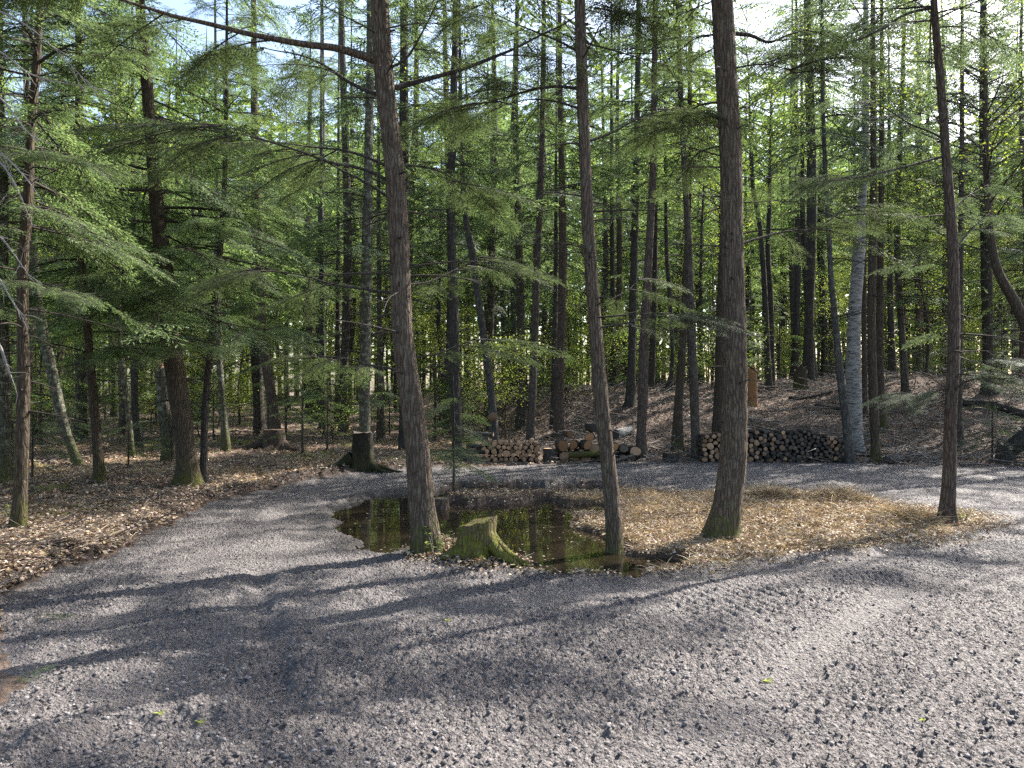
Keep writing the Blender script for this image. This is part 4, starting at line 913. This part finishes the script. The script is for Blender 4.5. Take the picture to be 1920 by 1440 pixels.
def long_log(name, a, b, ra, rb, mat, label, cat='log', capmat=None, parent=None, mid=None, seed=0, sides=14):
    a = np.array(a, float); b = np.array(b, float); c = (a + b) / 2
    pts = [[*(a - c), ra]] + ([[*(np.array(mid) - c), (ra + rb) / 2]] if mid is not None else [[*((a + b) / 2 - c + np.array([0, 0, .0])), (ra + rb) / 2]]) + [[*(b - c), rb]]
    p = smooth_path(np.array(pts), .08); L = p
    def disp(pp, th, rr): return rr * (1 + .10 * noise3(np.cos(th)[None] * 2 + seed, np.sin(th)[None] * 2, np.arange(len(pp))[:, None] * .35, 3))
    V, Q, tp, bt = tube(p, sides, disp=disp); n = len(V); V = np.vstack([V, p[-1, :3][None], p[0, :3][None]])
    me = mesh(name, V, [(Q, 0)], [M[mat]], True); o = obj(name, me, parent, c if parent is None else c)
    if capmat:
        for ring, ctr, flip in ((tp, n, 1), (bt, n + 1, -1)):
            W_ = np.vstack([V[ring], V[ctr][None]]); W_ = W_ + (V[ctr] - c * 0 - (p[-2, :3] if flip == 1 else p[1, :3])) * .01
            obj('cut_end', mesh('cut_end', W_, [(fan(np.arange(len(ring)), len(ring))[:, ::flip], 0)], [M[capmat]]), o)
    else:
        bm_ = fan(tp, n); o.data = mesh(name, V, [(Q, 0), (bm_, 0), (fan(bt, n + 1)[:, ::-1], 0)], [M[mat]], True)
    if label: tag(o, label, cat)
    return o
g = lambda px, py, Y, dz=0: P3(px, py, Y) + np.array([0, 0, dz])
fill(X(1038, 16.95), X(1128, 16.95), 16.95, lambda x: .40, lambda r, x: (('tan' if r.rand() < .5 else 'dark'), r.choice(5, p=[.2, .3, .3, .15, .05])), 18, 34, lambda k, i, x: ('small round log packed at the back of the middle heap', 'logs at the back of the middle heap'))
fill(X(1140, 16.95), X(1196, 16.95), 16.95, lambda x: .34, lambda r, x: (('tan' if r.rand() < .4 else 'dark'), r.choice(5, p=[.2, .3, .3, .15, .05])), 19, 18, lambda k, i, x: ('small round log under the pale birch log right of the slim hemlock', 'logs under the pale birch log'))
long_log('birch_log', g(1153, 815, 16.3), g(1182, 806, 17.0), .11, .10, 'birch', 'pale birch log lying on the heap right of the slim hemlock', capmat='cut_dark')
long_log('fallen_log', g(1065, 855, 16.1, .02), g(1132, 852, 16.2, .02), .07, .06, 'bark_moss', 'thin mossy log on the ground in front of the middle heap', capmat='cut_tan')
long_log('fallen_log', g(1150, 868, 15.9, .03), g(1195, 852, 16.1, .0), .035, .025, 'bark_grey', 'thin grey pole lying at the foot of the heap right of the slim hemlock')
for i, (a, b, rd, lab) in enumerate([((862, 858), (908, 862), .07, 'grey log lying lengthwise at the bottom left of the small round-log pile'), ((868, 846), (925, 848), .06, 'grey log lying lengthwise second from the ground at the left of the small pile'),
        ((866, 825), (916, 822), .05, 'thin brown log lying lengthwise high at the left of the small pile'), ((880, 812), (925, 815), .045, 'uppermost thin log lying lengthwise at the left of the small pile'), ((860, 870), (900, 868), .05, 'thin log on the ground nearest the road left of the small pile'),
        ((875, 835), (915, 838), .06, 'middle grey log lying lengthwise at the left of the small pile')]):
    long_log('fallen_log', g(*a, 16.4), g(*b, 16.3), rd, rd * .9, 'bark_grey' if i % 2 else 'bark', lab, capmat='cut_tan')
def on(px, py, Y, h=.0): p = P3(px, py, Y); p[2] = gh(p[0], p[1]) + h; return p
FL = [((1420, 745, 19.6), (1582, 787, 17.9), .075, .11, 'bark_grey', 'long fallen trunk sloping down the leafy bank behind the woodpile'),
      ((1405, 725, 20.5), (1475, 738, 20.2), .02, .015, 'dead_pale', 'thin bleached branch reaching right from behind the thickest hemlock'),
      ((1480, 745, 22.5), (1560, 725, 23), .05, .04, 'bark_dark', 'dark fallen pole lying across the top of the leafy bank'),
      ((1530, 738, 22), (1600, 752, 21.2), .05, .04, 'bark_grey', 'grey fallen pole below the crest of the bank left of the white birch'),
      ((1662, 862, 15.9), (1702, 845, 16.5), .08, .07, 'bark_grey', 'short grey log on the ground right of the rough brown trunk'),
      ((1705, 852, 16.2), (1760, 838, 16.8), .035, .02, 'bark_grey', 'thin crooked grey branch on the ground left of the slim reddish hemlock'),
      ((1600, 843, 17.2), (1640, 846, 17.0), .06, .05, 'bark_grey', 'grey log between the feet of the white birch and the rough brown trunk'),
      ((1640, 838, 17.6), (1690, 843, 17.4), .035, .03, 'bark_red', 'thin reddish pole lying behind the rough brown trunk'),
      ((1790, 750, 20.5), (1925, 770, 19.5), .09, .11, 'bark_dark', 'dark fallen trunk on the bank behind the low green boughs at right'),
      ((1700, 757, 21), (1712, 775, 20.4), .05, .04, 'dead_pale', 'short bleached stick standing on the bank left of the slim reddish hemlock'),
      ((905, 800, 19), (1000, 808, 19), .05, .04, 'bark_grey', 'fallen pole on the leaf litter behind the small round-log pile'),
      ((1000, 795, 21), (1040, 785, 21.5), .05, .04, 'bark_grey', 'fallen branch behind the thicker trunk by the orange rounds'),
      ((450, 830, 19), (500, 822, 19.5), .08, .06, 'bark_moss', 'mossy fallen log left of the flat-topped stump'),
      ((120, 860, 16.5), (200, 850, 18), .03, .02, 'bark_grey', 'thin grey fallen branch at the foot of the crooked lichen-spotted trunk')]
for i, (a, b, ra, rb, mt, lab) in enumerate(FL):
    A = on(*a, ra * .8); B_ = on(*b, rb * .8); mid = (A + B_) / 2; mid[2] = gh(mid[0], mid[1]) + (ra + rb) * .5
    long_log('fallen_log', A, B_, ra, rb, mt, lab, mid=mid, seed=i, capmat=None)
A = on(60, 932, 11.0, .06); B_ = on(128, 928, 11.3, .07); long_log('fallen_log', A, B_, .10, .085, 'bark_lichen', 'short grey lichen-covered log on the ground near the left edge', seed=5)
# grey slanting trunk at the right edge
A = on(1878, 846, 16.4, .05); B_ = P3(1990, 770, 15.4); long_log('fallen_log', A, B_, .16, .24, 'bark_grey', 'big grey fallen trunk slanting up out of the right edge above the stump', seed=8)

# ------------------------------------------------------------------ stumps
def stump(px, py, wpx, hpx, label, bk, seed, roots=(), lean=(0, 0), cap='cut_tan', tilt=0.0, flare=.5, rag=.0, Y=None, extra=None):
    x, y = G(px, py) if Y is None else (X(px, Y), Y)
    z = gh(x, y); rad = wpx / 2 / F * y; h = hpx / F * y
    root = empty('tree_stump', (x, y, z)); tag(root, label, 'stump'); sides = 40
    zz = np.r_[-.12, np.linspace(0, h, 12)]; th = np.arange(sides) * 2 * math.pi / sides; c, s_ = np.cos(th), np.sin(th); V = []
    for q in zz:
        u = max(q, 0) / h; lob = np.maximum(0, np.sin(th * 3 + seed) * .6 + .4 * np.sin(th * 5 + seed * 2))
        rr = rad * (1 + flare * (.35 + lob) * math.exp(-max(q, 0) / (.28 * h + .03))) * (1 + .07 * noise3(c * 2 + seed, s_ * 2, q * 6, 3) + .05 * noise3(c * 7, s_ * 7, q * 9, 4))
        topoff = (tilt * c + rag * noise3(c * 3 + seed, s_ * 3, 0, 8)) * u ** 2
        V.append(np.stack([rr * c + lean[0] * u, rr * s_ + lean[1] * u, q + topoff], -1))
    V = np.array(V); n = len(zz); i = np.arange(n * sides).reshape(n, sides); j = np.roll(i, -1, 1); Q = np.stack([i[:-1], j[:-1], j[1:], i[1:]], -1).reshape(-1, 4)
    obj('bark', mesh('bark', V.reshape(-1, 3), [(Q, 0)], [M[bk]], True), root)
    ring = V[-1]; ctr = ring.mean(0); inner = ctr + (ring - ctr) * .9 + np.array([0, 0, -.004]); W_ = np.vstack([ring + [0, 0, -.001], inner, (ctr - [0, 0, .02])[None]])
    i0 = np.arange(sides); Qr = np.stack([i0, np.roll(i0, -1), np.roll(i0, -1) + sides, i0 + sides], -1)
    obj('cut_top', mesh('cut_top', W_, [(Qr, 0), (fan(i0 + sides, 2 * sides), 1)], [M[bk], M[cap]]), root)
    for k, rt in enumerate(roots):
        pts = []
        for (dx, dy, dz, w) in rt:
            pts.append([dx, dy, (gh(x + dx, y + dy) - z if dz is not None and dz < .5 else 0) + dz, w])
        sp = smooth_path(np.array(pts), .03); sp[:, 0] += .012 * noise3(sp[:, 0] * 6, sp[:, 1] * 6, k, 3)
        Vr, Qr_, tp, bt = tube(sp, 12); Vr = np.vstack([Vr, sp[-1, :3][None]])
        obj('root', mesh('root', Vr, [(Qr_, 0), (fan(tp, len(Vr) - 1), 0)], [M['bark_grey'] if (bk == 'moss_stump' and k == 4) else M[bk]], True), root)
    return root
stump(890, 1043, 68, 70, 'moss-covered stump with pale roots at the near edge of the puddle', 'moss_stump', 4, tilt=.05, rag=.02, flare=.45, lean=(.03, 0), cap='moss_stump',
      roots=[[(.08, -.05, .30, .075), (.16, -.12, .14, .06), (.24, -.20, .05, .045), (.36, -.24, .02, .03), (.5, -.27, .0, .012)],
             [(.12, .0, .26, .06), (.24, -.06, .12, .05), (.36, -.12, .04, .04), (.52, -.17, .015, .028), (.70, -.22, .0, .012)],
             [(.0, -.1, .2, .06), (.06, -.2, .06, .05), (.10, -.28, .0, .03)], [(-.1, -.05, .12, .07), (-.24, -.1, .04, .05), (-.34, -.14, -.01, .03)], [(.34, -.15, .03, .02), (.5, -.23, .02, .02), (.74, -.27, .01, .008)]])
stump(826, 946, 32, 30, 'small cut stump with moss on top standing at the far side of the puddle', 'bark_red', 7, cap='cut_dark', flare=.2)
stump(514, 850, 38, 38, 'flat-topped sawn stump with bright mossy roots in the left woods', 'bark_red', 2, flare=.5, cap='cut_tan', roots=[[(-.15, -.02, .2, .12), (-.5, -.05, .08, .09), (-1.0, -.1, .0, .05)], [(.2, -.02, .2, .12), (.35, -.05, .1, .09), (.6, -.1, .0, .05)], [(.0, -.2, .1, .1), (-.1, -.4, .02, .07), (-.3, -.6, .0, .03)]])
stump(680, 886, 38, 66, 'dark charred-looking stump with spreading roots in front of the grey trunk at the bend', 'charred', 9, flare=.45, rag=.035, cap='cut_dark', roots=[[(-.18, -.02, .18, .14), (-.45, -.04, .07, .09), (-.85, -.12, .0, .04)], [(.15, -.05, .15, .08), (.3, -.2, .05, .05), (.6, -.3, .0, .02)], [(-.3, -.1, .05, .06), (-.6, -.35, .02, .04), (-1.0, -.45, .0, .02)], [(.2, .0, .1, .06), (.5, -.05, .03, .04), (.8, -.2, .0, .015)]])
stump(1886, 868, 28, 32, 'grey broken stump near the right edge under the slanting grey trunk', 'bark_grey', 12, flare=.5, rag=.08, cap='cut_dark')
stump(1258, 868, 30, 16, 'low freshly sawn stump left of the greyish split-footed trunk', 'bark_dark', 13, flare=.1, cap='cut_tan', Y=16.3)
stump(1029, 866, 22, 26, 'upright sawn block standing left of the middle heap', 'bark_dark', 14, flare=.05, cap='cut_tan', Y=16.2)
stump(1500, 735, 22, 40, 'rotten upturned stump on the crest of the leafy bank', 'bark_moss', 15, flare=.6, rag=.15, cap='cut_dark', Y=24)
# broken snag with torn orange wood
def snag(name, label, px, pyb, pyt, w, Y, bk, inner, seed, lean=0):
    a = P3(px, pyb, Y); b = P3(px + lean, pyt, Y); base = np.array([a[0], a[1], gh(a[0], a[1])]); root = empty(name, base); tag(root, label, 'snag'); rad = w / 2 / F * Y
    p = np.array([[0, 0, -.2, rad * 1.3], [0, 0, .1, rad * 1.1], [(b[0] - a[0]) * .6, 0, (b[2] - base[2]) * .6, rad], [b[0] - a[0], 0, b[2] - base[2], rad * .9]])
    obj('trunk', trunk_mesh('trunk', p, M[bk], 18, .08, seed, .2, furrow=.06), root)
    t = p[-1]; Bm = MB(); rr = np.random.RandomState(seed)
    for k in range(10):
        an = rr.uniform(0, 6.28); q = t[:3] + np.array([math.cos(an), math.sin(an), 0]) * rad * rr.uniform(.2, .75); V, Q, _, _ = tube(np.array([[*(q - [0, 0, .05]), rad * .3], [*(q + [rr.uniform(-.02, .02), 0, rr.uniform(.04, .16)]), .004]]), 5); Bm.add(V, Q)
    obj('splinters', Bm.mesh('splinters', [M[inner]]), root)
    return root
sn = snag('broken_snag', 'broken snag with torn orange trunk and flat bark cap, right of the thickest hemlock', 1411, 762, 692, 17, 22, 'cut_orange', 'cut_orange', 3)
V, Q, tp, bt = tube(np.array([[0, 0, 1.03, .10], [.01, 0, 1.045, .15], [.02, 0, 1.055, .13]]), 16); V = np.vstack([V, [[0, 0, 1.058]], [[0, 0, 1.03]]])
obj('bark_cap', mesh('bark_cap', V, [(Q, 0), (fan(tp, len(V) - 2), 0), (fan(bt, len(V) - 1), 0)], [M['bark_dark']]), sn)
snag('broken_snag', 'broken lichen-covered snag with peeling bark left of the stout leaning hemlock', 316, 872, 690, 24, 16, 'bark_lichen', 'cut_tan', 6, -14)

# ------------------------------------------------------------------ ground cover (uncountable)
def scatter(n, seed, y0, y1, keep, power=1.0):
    r = np.random.RandomState(seed); u = r.rand(n); y = 1 / (1 / y0 + (1 / y1 - 1 / y0) * u ** power); x = r.uniform(-.70, .70, n) * y
    T = terrain(x, y); k = keep(x, y, T, r); return x[k], y[k], T[0][k], r
def flat_leaves(name, label, cat, x, y, z, r, size, mats, asp=.6, tilt=.5, lift=.02, grow=0.0, pick=None):
    n = len(x); a = r.uniform(0, 6.283, n); d = np.stack([np.cos(a), np.sin(a), r.normal(0, tilt * .5, n)], 1); up = np.stack([r.normal(0, tilt, n), r.normal(0, tilt, n), np.ones(n)], 1)
    d /= np.linalg.norm(d, axis=1)[:, None]; s = np.cross(up, d); s /= np.linalg.norm(s, axis=1)[:, None]; nn = np.cross(d, s)
    ln = (r.uniform(.6, 1.3, n) * size * (1 + grow * y))[:, None]; p = np.stack([x, y, z + lift * r.rand(n) + .006], 1) - d * ln * .5
    L = np.stack([p, p + d * ln * .5 + s * ln * asp * .5 + nn * ln * .1, p + d * ln, p + d * ln * .5 - s * ln * asp * .5 + nn * ln * .1], 1).reshape(-1, 3); Fc = np.arange(n * 4).reshape(-1, 4)
    w = pick if pick is not None else np.zeros(n, int)
    o = obj(name, mesh(name, L, [(Fc[w == k], k) for k in range(len(mats))], [M[m] for m in mats])); tag(o, label, cat, kind='stuff'); return o
k1 = lambda x, y, T, r: (T[1] < -.02) & (T[6] < .05) & (T[0] > WATER_Z)
x, y, z, r = scatter(200000, 1, 5, 45, k1); pk = (r.rand(len(x)) < .22).astype(int)
flat_leaves('leaf_litter', 'brown fallen leaves covering the forest floor', 'leaf litter', x, y, z, r, .034, ['litter', 'straw'], grow=.045, pick=pk, tilt=.6, lift=.04)
k2 = lambda x, y, T, r: (x > -1.0) & (T[6] > -.03 - .45 * r.rand(len(x)) ** 4) & (noise2(x * 2.3, y * 2.3, 19) > -.55 + .5 * r.rand(len(x)) - .25) & (T[5] < .05)
x, y, z, r = scatter(105000, 2, 6.4, 13, k2); pk = (r.rand(len(x)) < .45).astype(int)
flat_leaves('fallen_leaves', 'tan and brown fallen leaves over the island by the puddle', 'leaf litter', x, y, z, r, (.036), ['litter', 'straw'], tilt=.7, lift=.04, pick=pk)
r_ = np.random.RandomState(91); fx = r_.uniform(-1.9, 1.8, 2600); fy = r_.uniform(6.8, 12.5, 2600); ft = terrain(fx, fy); kk = (ft[5] > .05) & (r_.rand(2600) < .12 + .8 * np.exp(-(ft[5] / .25) ** 2)) & (noise2(fx * 2, fy * 2, 5) > -.2)
o = flat_leaves('floating_leaves', 'brown leaves floating on the puddle', 'leaves', fx[kk], fy[kk], np.full(kk.sum(), WATER_Z - .003), r_, .032, ['litter'], tilt=.06, lift=.004)
def straws(name, label, cat, x, y, z, r, l0, l1, w, mats, el, lift=.03, pick=None):
    n = len(x); a = r.uniform(0, 6.283, n); e = np.abs(r.normal(0, el, n)); d = np.stack([np.cos(a) * np.cos(e), np.sin(a) * np.cos(e), np.sin(e)], 1); ln = r.uniform(l0, l1, n)[:, None]
    s = np.cross(d, r.normal(0, 1, (n, 3))); s /= np.linalg.norm(s, axis=1)[:, None]; p = np.stack([x, y, z + lift * r.rand(n)], 1)
    m = p + d * ln * .55 + np.array([0, 0, 1]) * ln * .06; L = np.stack([p - s * w, m - s * w, m + s * w, p + s * w], 1); L2 = np.stack([m - s * w, p + d * ln, m + s * w], 1)
    V = np.concatenate([L.reshape(-1, 3), L2.reshape(-1, 3)]); w_ = pick if pick is not None else np.zeros(n, int); A = np.arange(n * 4).reshape(-1, 4); B_ = np.arange(n * 3).reshape(-1, 3) + n * 4
    g_ = []
    for k in range(len(mats)): g_ += [(A[w_ == k], k), (B_[w_ == k], k)]
    o = obj(name, mesh(name, V, g_, [M[q] for q in mats])); tag(o, label, cat, kind='stuff'); return o
k3 = lambda x, y, T, r: (T[6] > -.02 - .4 * r.rand(len(x)) ** 3) & (T[0] > WATER_Z) & (x > .25) & (T[5] < .0) & (fbm(x * 1.8, y * 1.8, 3) > -.45 + .5 * r.rand(len(x)))
x, y, z, r = scatter(95000, 3, 6.6, 12.8, k3)
straws('dry_grass', 'matted dry straw and dead grass on the island', 'dry grass', x, y, z, r, .05, .20, .0026, ['straw', 'litter'], .22, .03, (r.rand(len(x)) < .3).astype(int))
x, y, z, r = scatter(70000, 4, 5, 24, lambda x, y, T, r: (T[7] < -.1) & (x < 1.5) & (fbm(x * .7, y * .7, 23) > -.25 + .6 * r.rand(len(x)) - .3))
straws('needle_litter', 'dry needles and grass stems strewn over the left forest floor', 'needle litter', x, y, z, r, .05, .20, .003, ['straw', 'litter'], .2, .03, (r.rand(len(x)) < .5).astype(int))
# little heaps of straw
for i, (px, py, rad, lab) in enumerate([(1575, 945, .55, 'mound of matted dry straw at the back of the island'), (1440, 942, .35, 'small mound of dry straw right behind the thickest hemlock'), (1700, 985, .35, 'tuft of tangled dry stalks left of the slim reddish hemlock')]):
    cx, cy_ = G(px, py); r = np.random.RandomState(60 + i); n = 1500; q = r.normal(0, .45, (n, 2)) * rad; x = cx + q[:, 0]; y = cy_ + q[:, 1] * .6; h = .13 * rad / .5 * np.exp(-((q ** 2).sum(1)) / (rad * .5) ** 2); z = terrain(x, y)[0] + h * r.rand(n)
    straws('straw_mound', lab, 'straw mound', x, y, z, r, .08, .35, .003, ['straw', 'litter'], .35, .02, (r.rand(n) < .25).astype(int))
# twigs in the torn earth and on the bank
def twigs(name, label, n, seed, y0, y1, keep, l0, l1, rad, mats):
    x, y, z, r = scatter(n, seed, y0, y1, keep); B = MB()
    for i in range(len(x)):
        a = r.uniform(0, 6.283); e = abs(r.normal(0, .22)); ln = r.uniform(l0, l1); d = np.array([math.cos(a) * math.cos(e), math.sin(a) * math.cos(e), math.sin(e)]); p = np.array([x[i], y[i], z[i] + .01]); w = rad * r.uniform(.5, 1.5) * (1 + .03 * y[i])
        V, Q, _, _ = tube(np.array([[*p, w], [*(p + d * ln * .5 + r.normal(0, .04 * ln, 3)), w * .8], [*(p + d * ln - [0, 0, .15 * ln * e]), w * .3]]), 4); B.add(V, Q, int(r.rand() < .4))
    tag(obj(name, B.mesh(name, [M[m] for m in mats])), label, 'twigs', kind='stuff')
twigs('twig_litter', 'twigs and torn roots lying in the dark earth along the left road edge', 5200, 11, 5.5, 17, lambda x, y, T, r: (T[7] < -.02) & (T[7] > -1.3) & (x < -1), .08, .6, .004, ['twig', 'branch'])
twigs('branch_litter', 'dead branches scattered over the leafy bank', 6500, 12, 15.8, 30, lambda x, y, T, r: (T[7] < -.1) & (x > 1.2), .2, 1.6, .006, ['twig', 'dead_pale'])
twigs('forest_twigs', 'small dead twigs on the forest floor of the left woods', 2200, 13, 8, 30, lambda x, y, T, r: (T[7] < -.8) & (x < 1.2), .15, .9, .004, ['twig', 'branch'])
twigs('puddle_twigs', 'thin dead twigs poking out around the puddle', 260, 14, 6.8, 12, lambda x, y, T, r: (T[6] > .0) & (x < 1.8), .08, .35, .0022, ['twig', 'dead_pale'])
# loose stones on the gravel
def stones(n, seed):
    x, y, z, r = scatter(n, seed, 2.9, 15, lambda x, y, T, r: (T[1] > .02) & (noise2(x * .8, y * .8, 8) + r.uniform(-1, 1, len(x)) > -.4))
    ph = (1 + 5 ** .5) / 2; I = np.array([(-1, ph, 0), (1, ph, 0), (-1, -ph, 0), (1, -ph, 0), (0, -1, ph), (0, 1, ph), (0, -1, -ph), (0, 1, -ph), (ph, 0, -1), (ph, 0, 1), (-ph, 0, -1), (-ph, 0, 1)]) / 1.9
    Fi = np.array([(0, 11, 5), (0, 5, 1), (0, 1, 7), (0, 7, 10), (0, 10, 11), (1, 5, 9), (5, 11, 4), (11, 10, 2), (10, 7, 6), (7, 1, 8), (3, 9, 4), (3, 4, 2), (3, 2, 6), (3, 6, 8), (3, 8, 9), (4, 9, 5), (2, 4, 11), (6, 2, 10), (8, 6, 7), (9, 8, 1)])
    m = len(x); s = (.0035 + .010 * r.rand(m) ** 4)[:, None, None]; V = I[None] * r.uniform(.7, 1.3, (m, 12, 1)) * np.stack([r.uniform(.8, 1.4, m), r.uniform(.8, 1.3, m), r.uniform(.5, .9, m)], 1)[:, None] * s
    a = r.uniform(0, 6.28, m); c, s_ = np.cos(a)[:, None], np.sin(a)[:, None]; V = np.stack([V[..., 0] * c - V[..., 1] * s_, V[..., 0] * s_ + V[..., 1] * c, V[..., 2]], -1)
    V += np.stack([x, y, z + s[:, 0, 0] * .35], 1)[:, None]
    tag(obj('loose_stones', mesh('loose_stones', V.reshape(-1, 3), [((Fi[None] + np.arange(m)[:, None, None] * 12).reshape(-1, 3), 0)], [M['stone']])), 'loose crushed stones strewn over the gravel', 'gravel', kind='stuff')
stones(26000, 21)
# a few fallen leaves and hemlock sprigs on the gravel
for i, (px, py, lab) in enumerate([(1440, 1270, 'yellow fallen leaf on the gravel right of centre in the foreground'), (1732, 1350, 'small yellow-green leaf on the gravel at the lower right'), (840, 1163, 'pale yellow leaf on the gravel below the mossy stump'), (300, 1350, 'yellow leaf lying on the dark gravel lower left'), (375, 1352, 'second yellow leaf a little right of the lower-left one')]):
    x, y = G(px, py); z = gh(x, y) + .012; r = np.random.RandomState(i); th = np.arange(10) * 2 * math.pi / 10 + r.rand(); rr = .022 * np.where(np.arange(10) % 2, .55, 1.0) * r.uniform(.8, 1.2, 10)
    V = np.stack([rr * np.cos(th) * 1.3, rr * np.sin(th), .008 * np.sin(th * 2)], -1); V = np.vstack([V, [[0, 0, -.004]]]); o = obj('fallen_leaf', mesh('fallen_leaf', V, [(fan(np.arange(10), 10), 0)], [M['leaf_yellow']]), None, (x, y, z)); tag(o, lab, 'leaf')
for i, (px, py, s, lab) in enumerate([(60, 1165, .12, 'green hemlock sprig lying on the dark gravel at the left'), (15, 1300, .12, 'green hemlock sprig at the very left edge of the foreground')]):
    x, y = G(px, py); o = obj('hemlock_sprig', assemble('hemlock_sprig', [(np.array([0, 0, .0]), .2 + i, 0, s, .0, 0, i, 0)], [M['needle'], M['branch']]), None, (x, y, gh(x, y) + .03)); tag(o, lab, 'sprig')
# little plants at the feet of the trees
def plant(px, py, h, n, label, seed, mat='leaf_green', size=.05):
    x, y = G(px, py); r = np.random.RandomState(seed); root = empty('small_plant', (x, y, gh(x, y))); tag(root, label, 'plant'); S = MB(); L = []
    for k in range(n):
        a = r.uniform(0, 6.28); e = np.array([math.cos(a) * h * .5, math.sin(a) * h * .4, h * r.uniform(.5, 1.1)]); V, Q, _, _ = tube(np.array([[0, 0, 0, .003], [*(e * [.4, .4, .6]), .002], [*e, .001]]), 4); S.add(V, Q)
        for q in range(7):
            p = e * r.uniform(.45, 1.0); d = r.normal(0, 1, 3); d[2] *= .3; d /= np.linalg.norm(d); s = np.cross(d, [0, 0, 1.0]); ln = size * r.uniform(.6, 1.2); L.append([p, p + d * ln * .5 + s * ln * .3, p + d * ln, p + d * ln * .5 - s * ln * .3])
    L = np.array(L); obj('stem', S.mesh('stem', [M['twig']]), root); obj('leaves', mesh('leaves', L.reshape(-1, 3), [(np.arange(len(L) * 4).reshape(-1, 4), 0)], [M[mat]]), root)
plant(815, 1042, .28, 8, 'pale-leaved seedling at the foot of the big leaning hemlock', 1, 'leaf_green'); plant(860, 1045, .22, 8, 'low leafy plant between the big leaning hemlock and the mossy stump', 2, 'leaf_green')
plant(1380, 1000, .5, 4, 'thin seedling with pale leaves against the thickest hemlock', 3, 'leaf_green', .04); plant(1805, 985, .22, 10, 'yellow-green tuft at the foot of the slim reddish hemlock', 4, 'leaf_yellow', .04)
plant(20, 985, .3, 9, 'yellow-green tuft at the foot of the slim hemlock at the left edge', 5, 'leaf_yellow', .04)
for o_ in sc.objects:
    if 'label' in o_ and len(o_['label'].split()) > 16: print('LONG', len(o_['label'].split()), o_['label'])
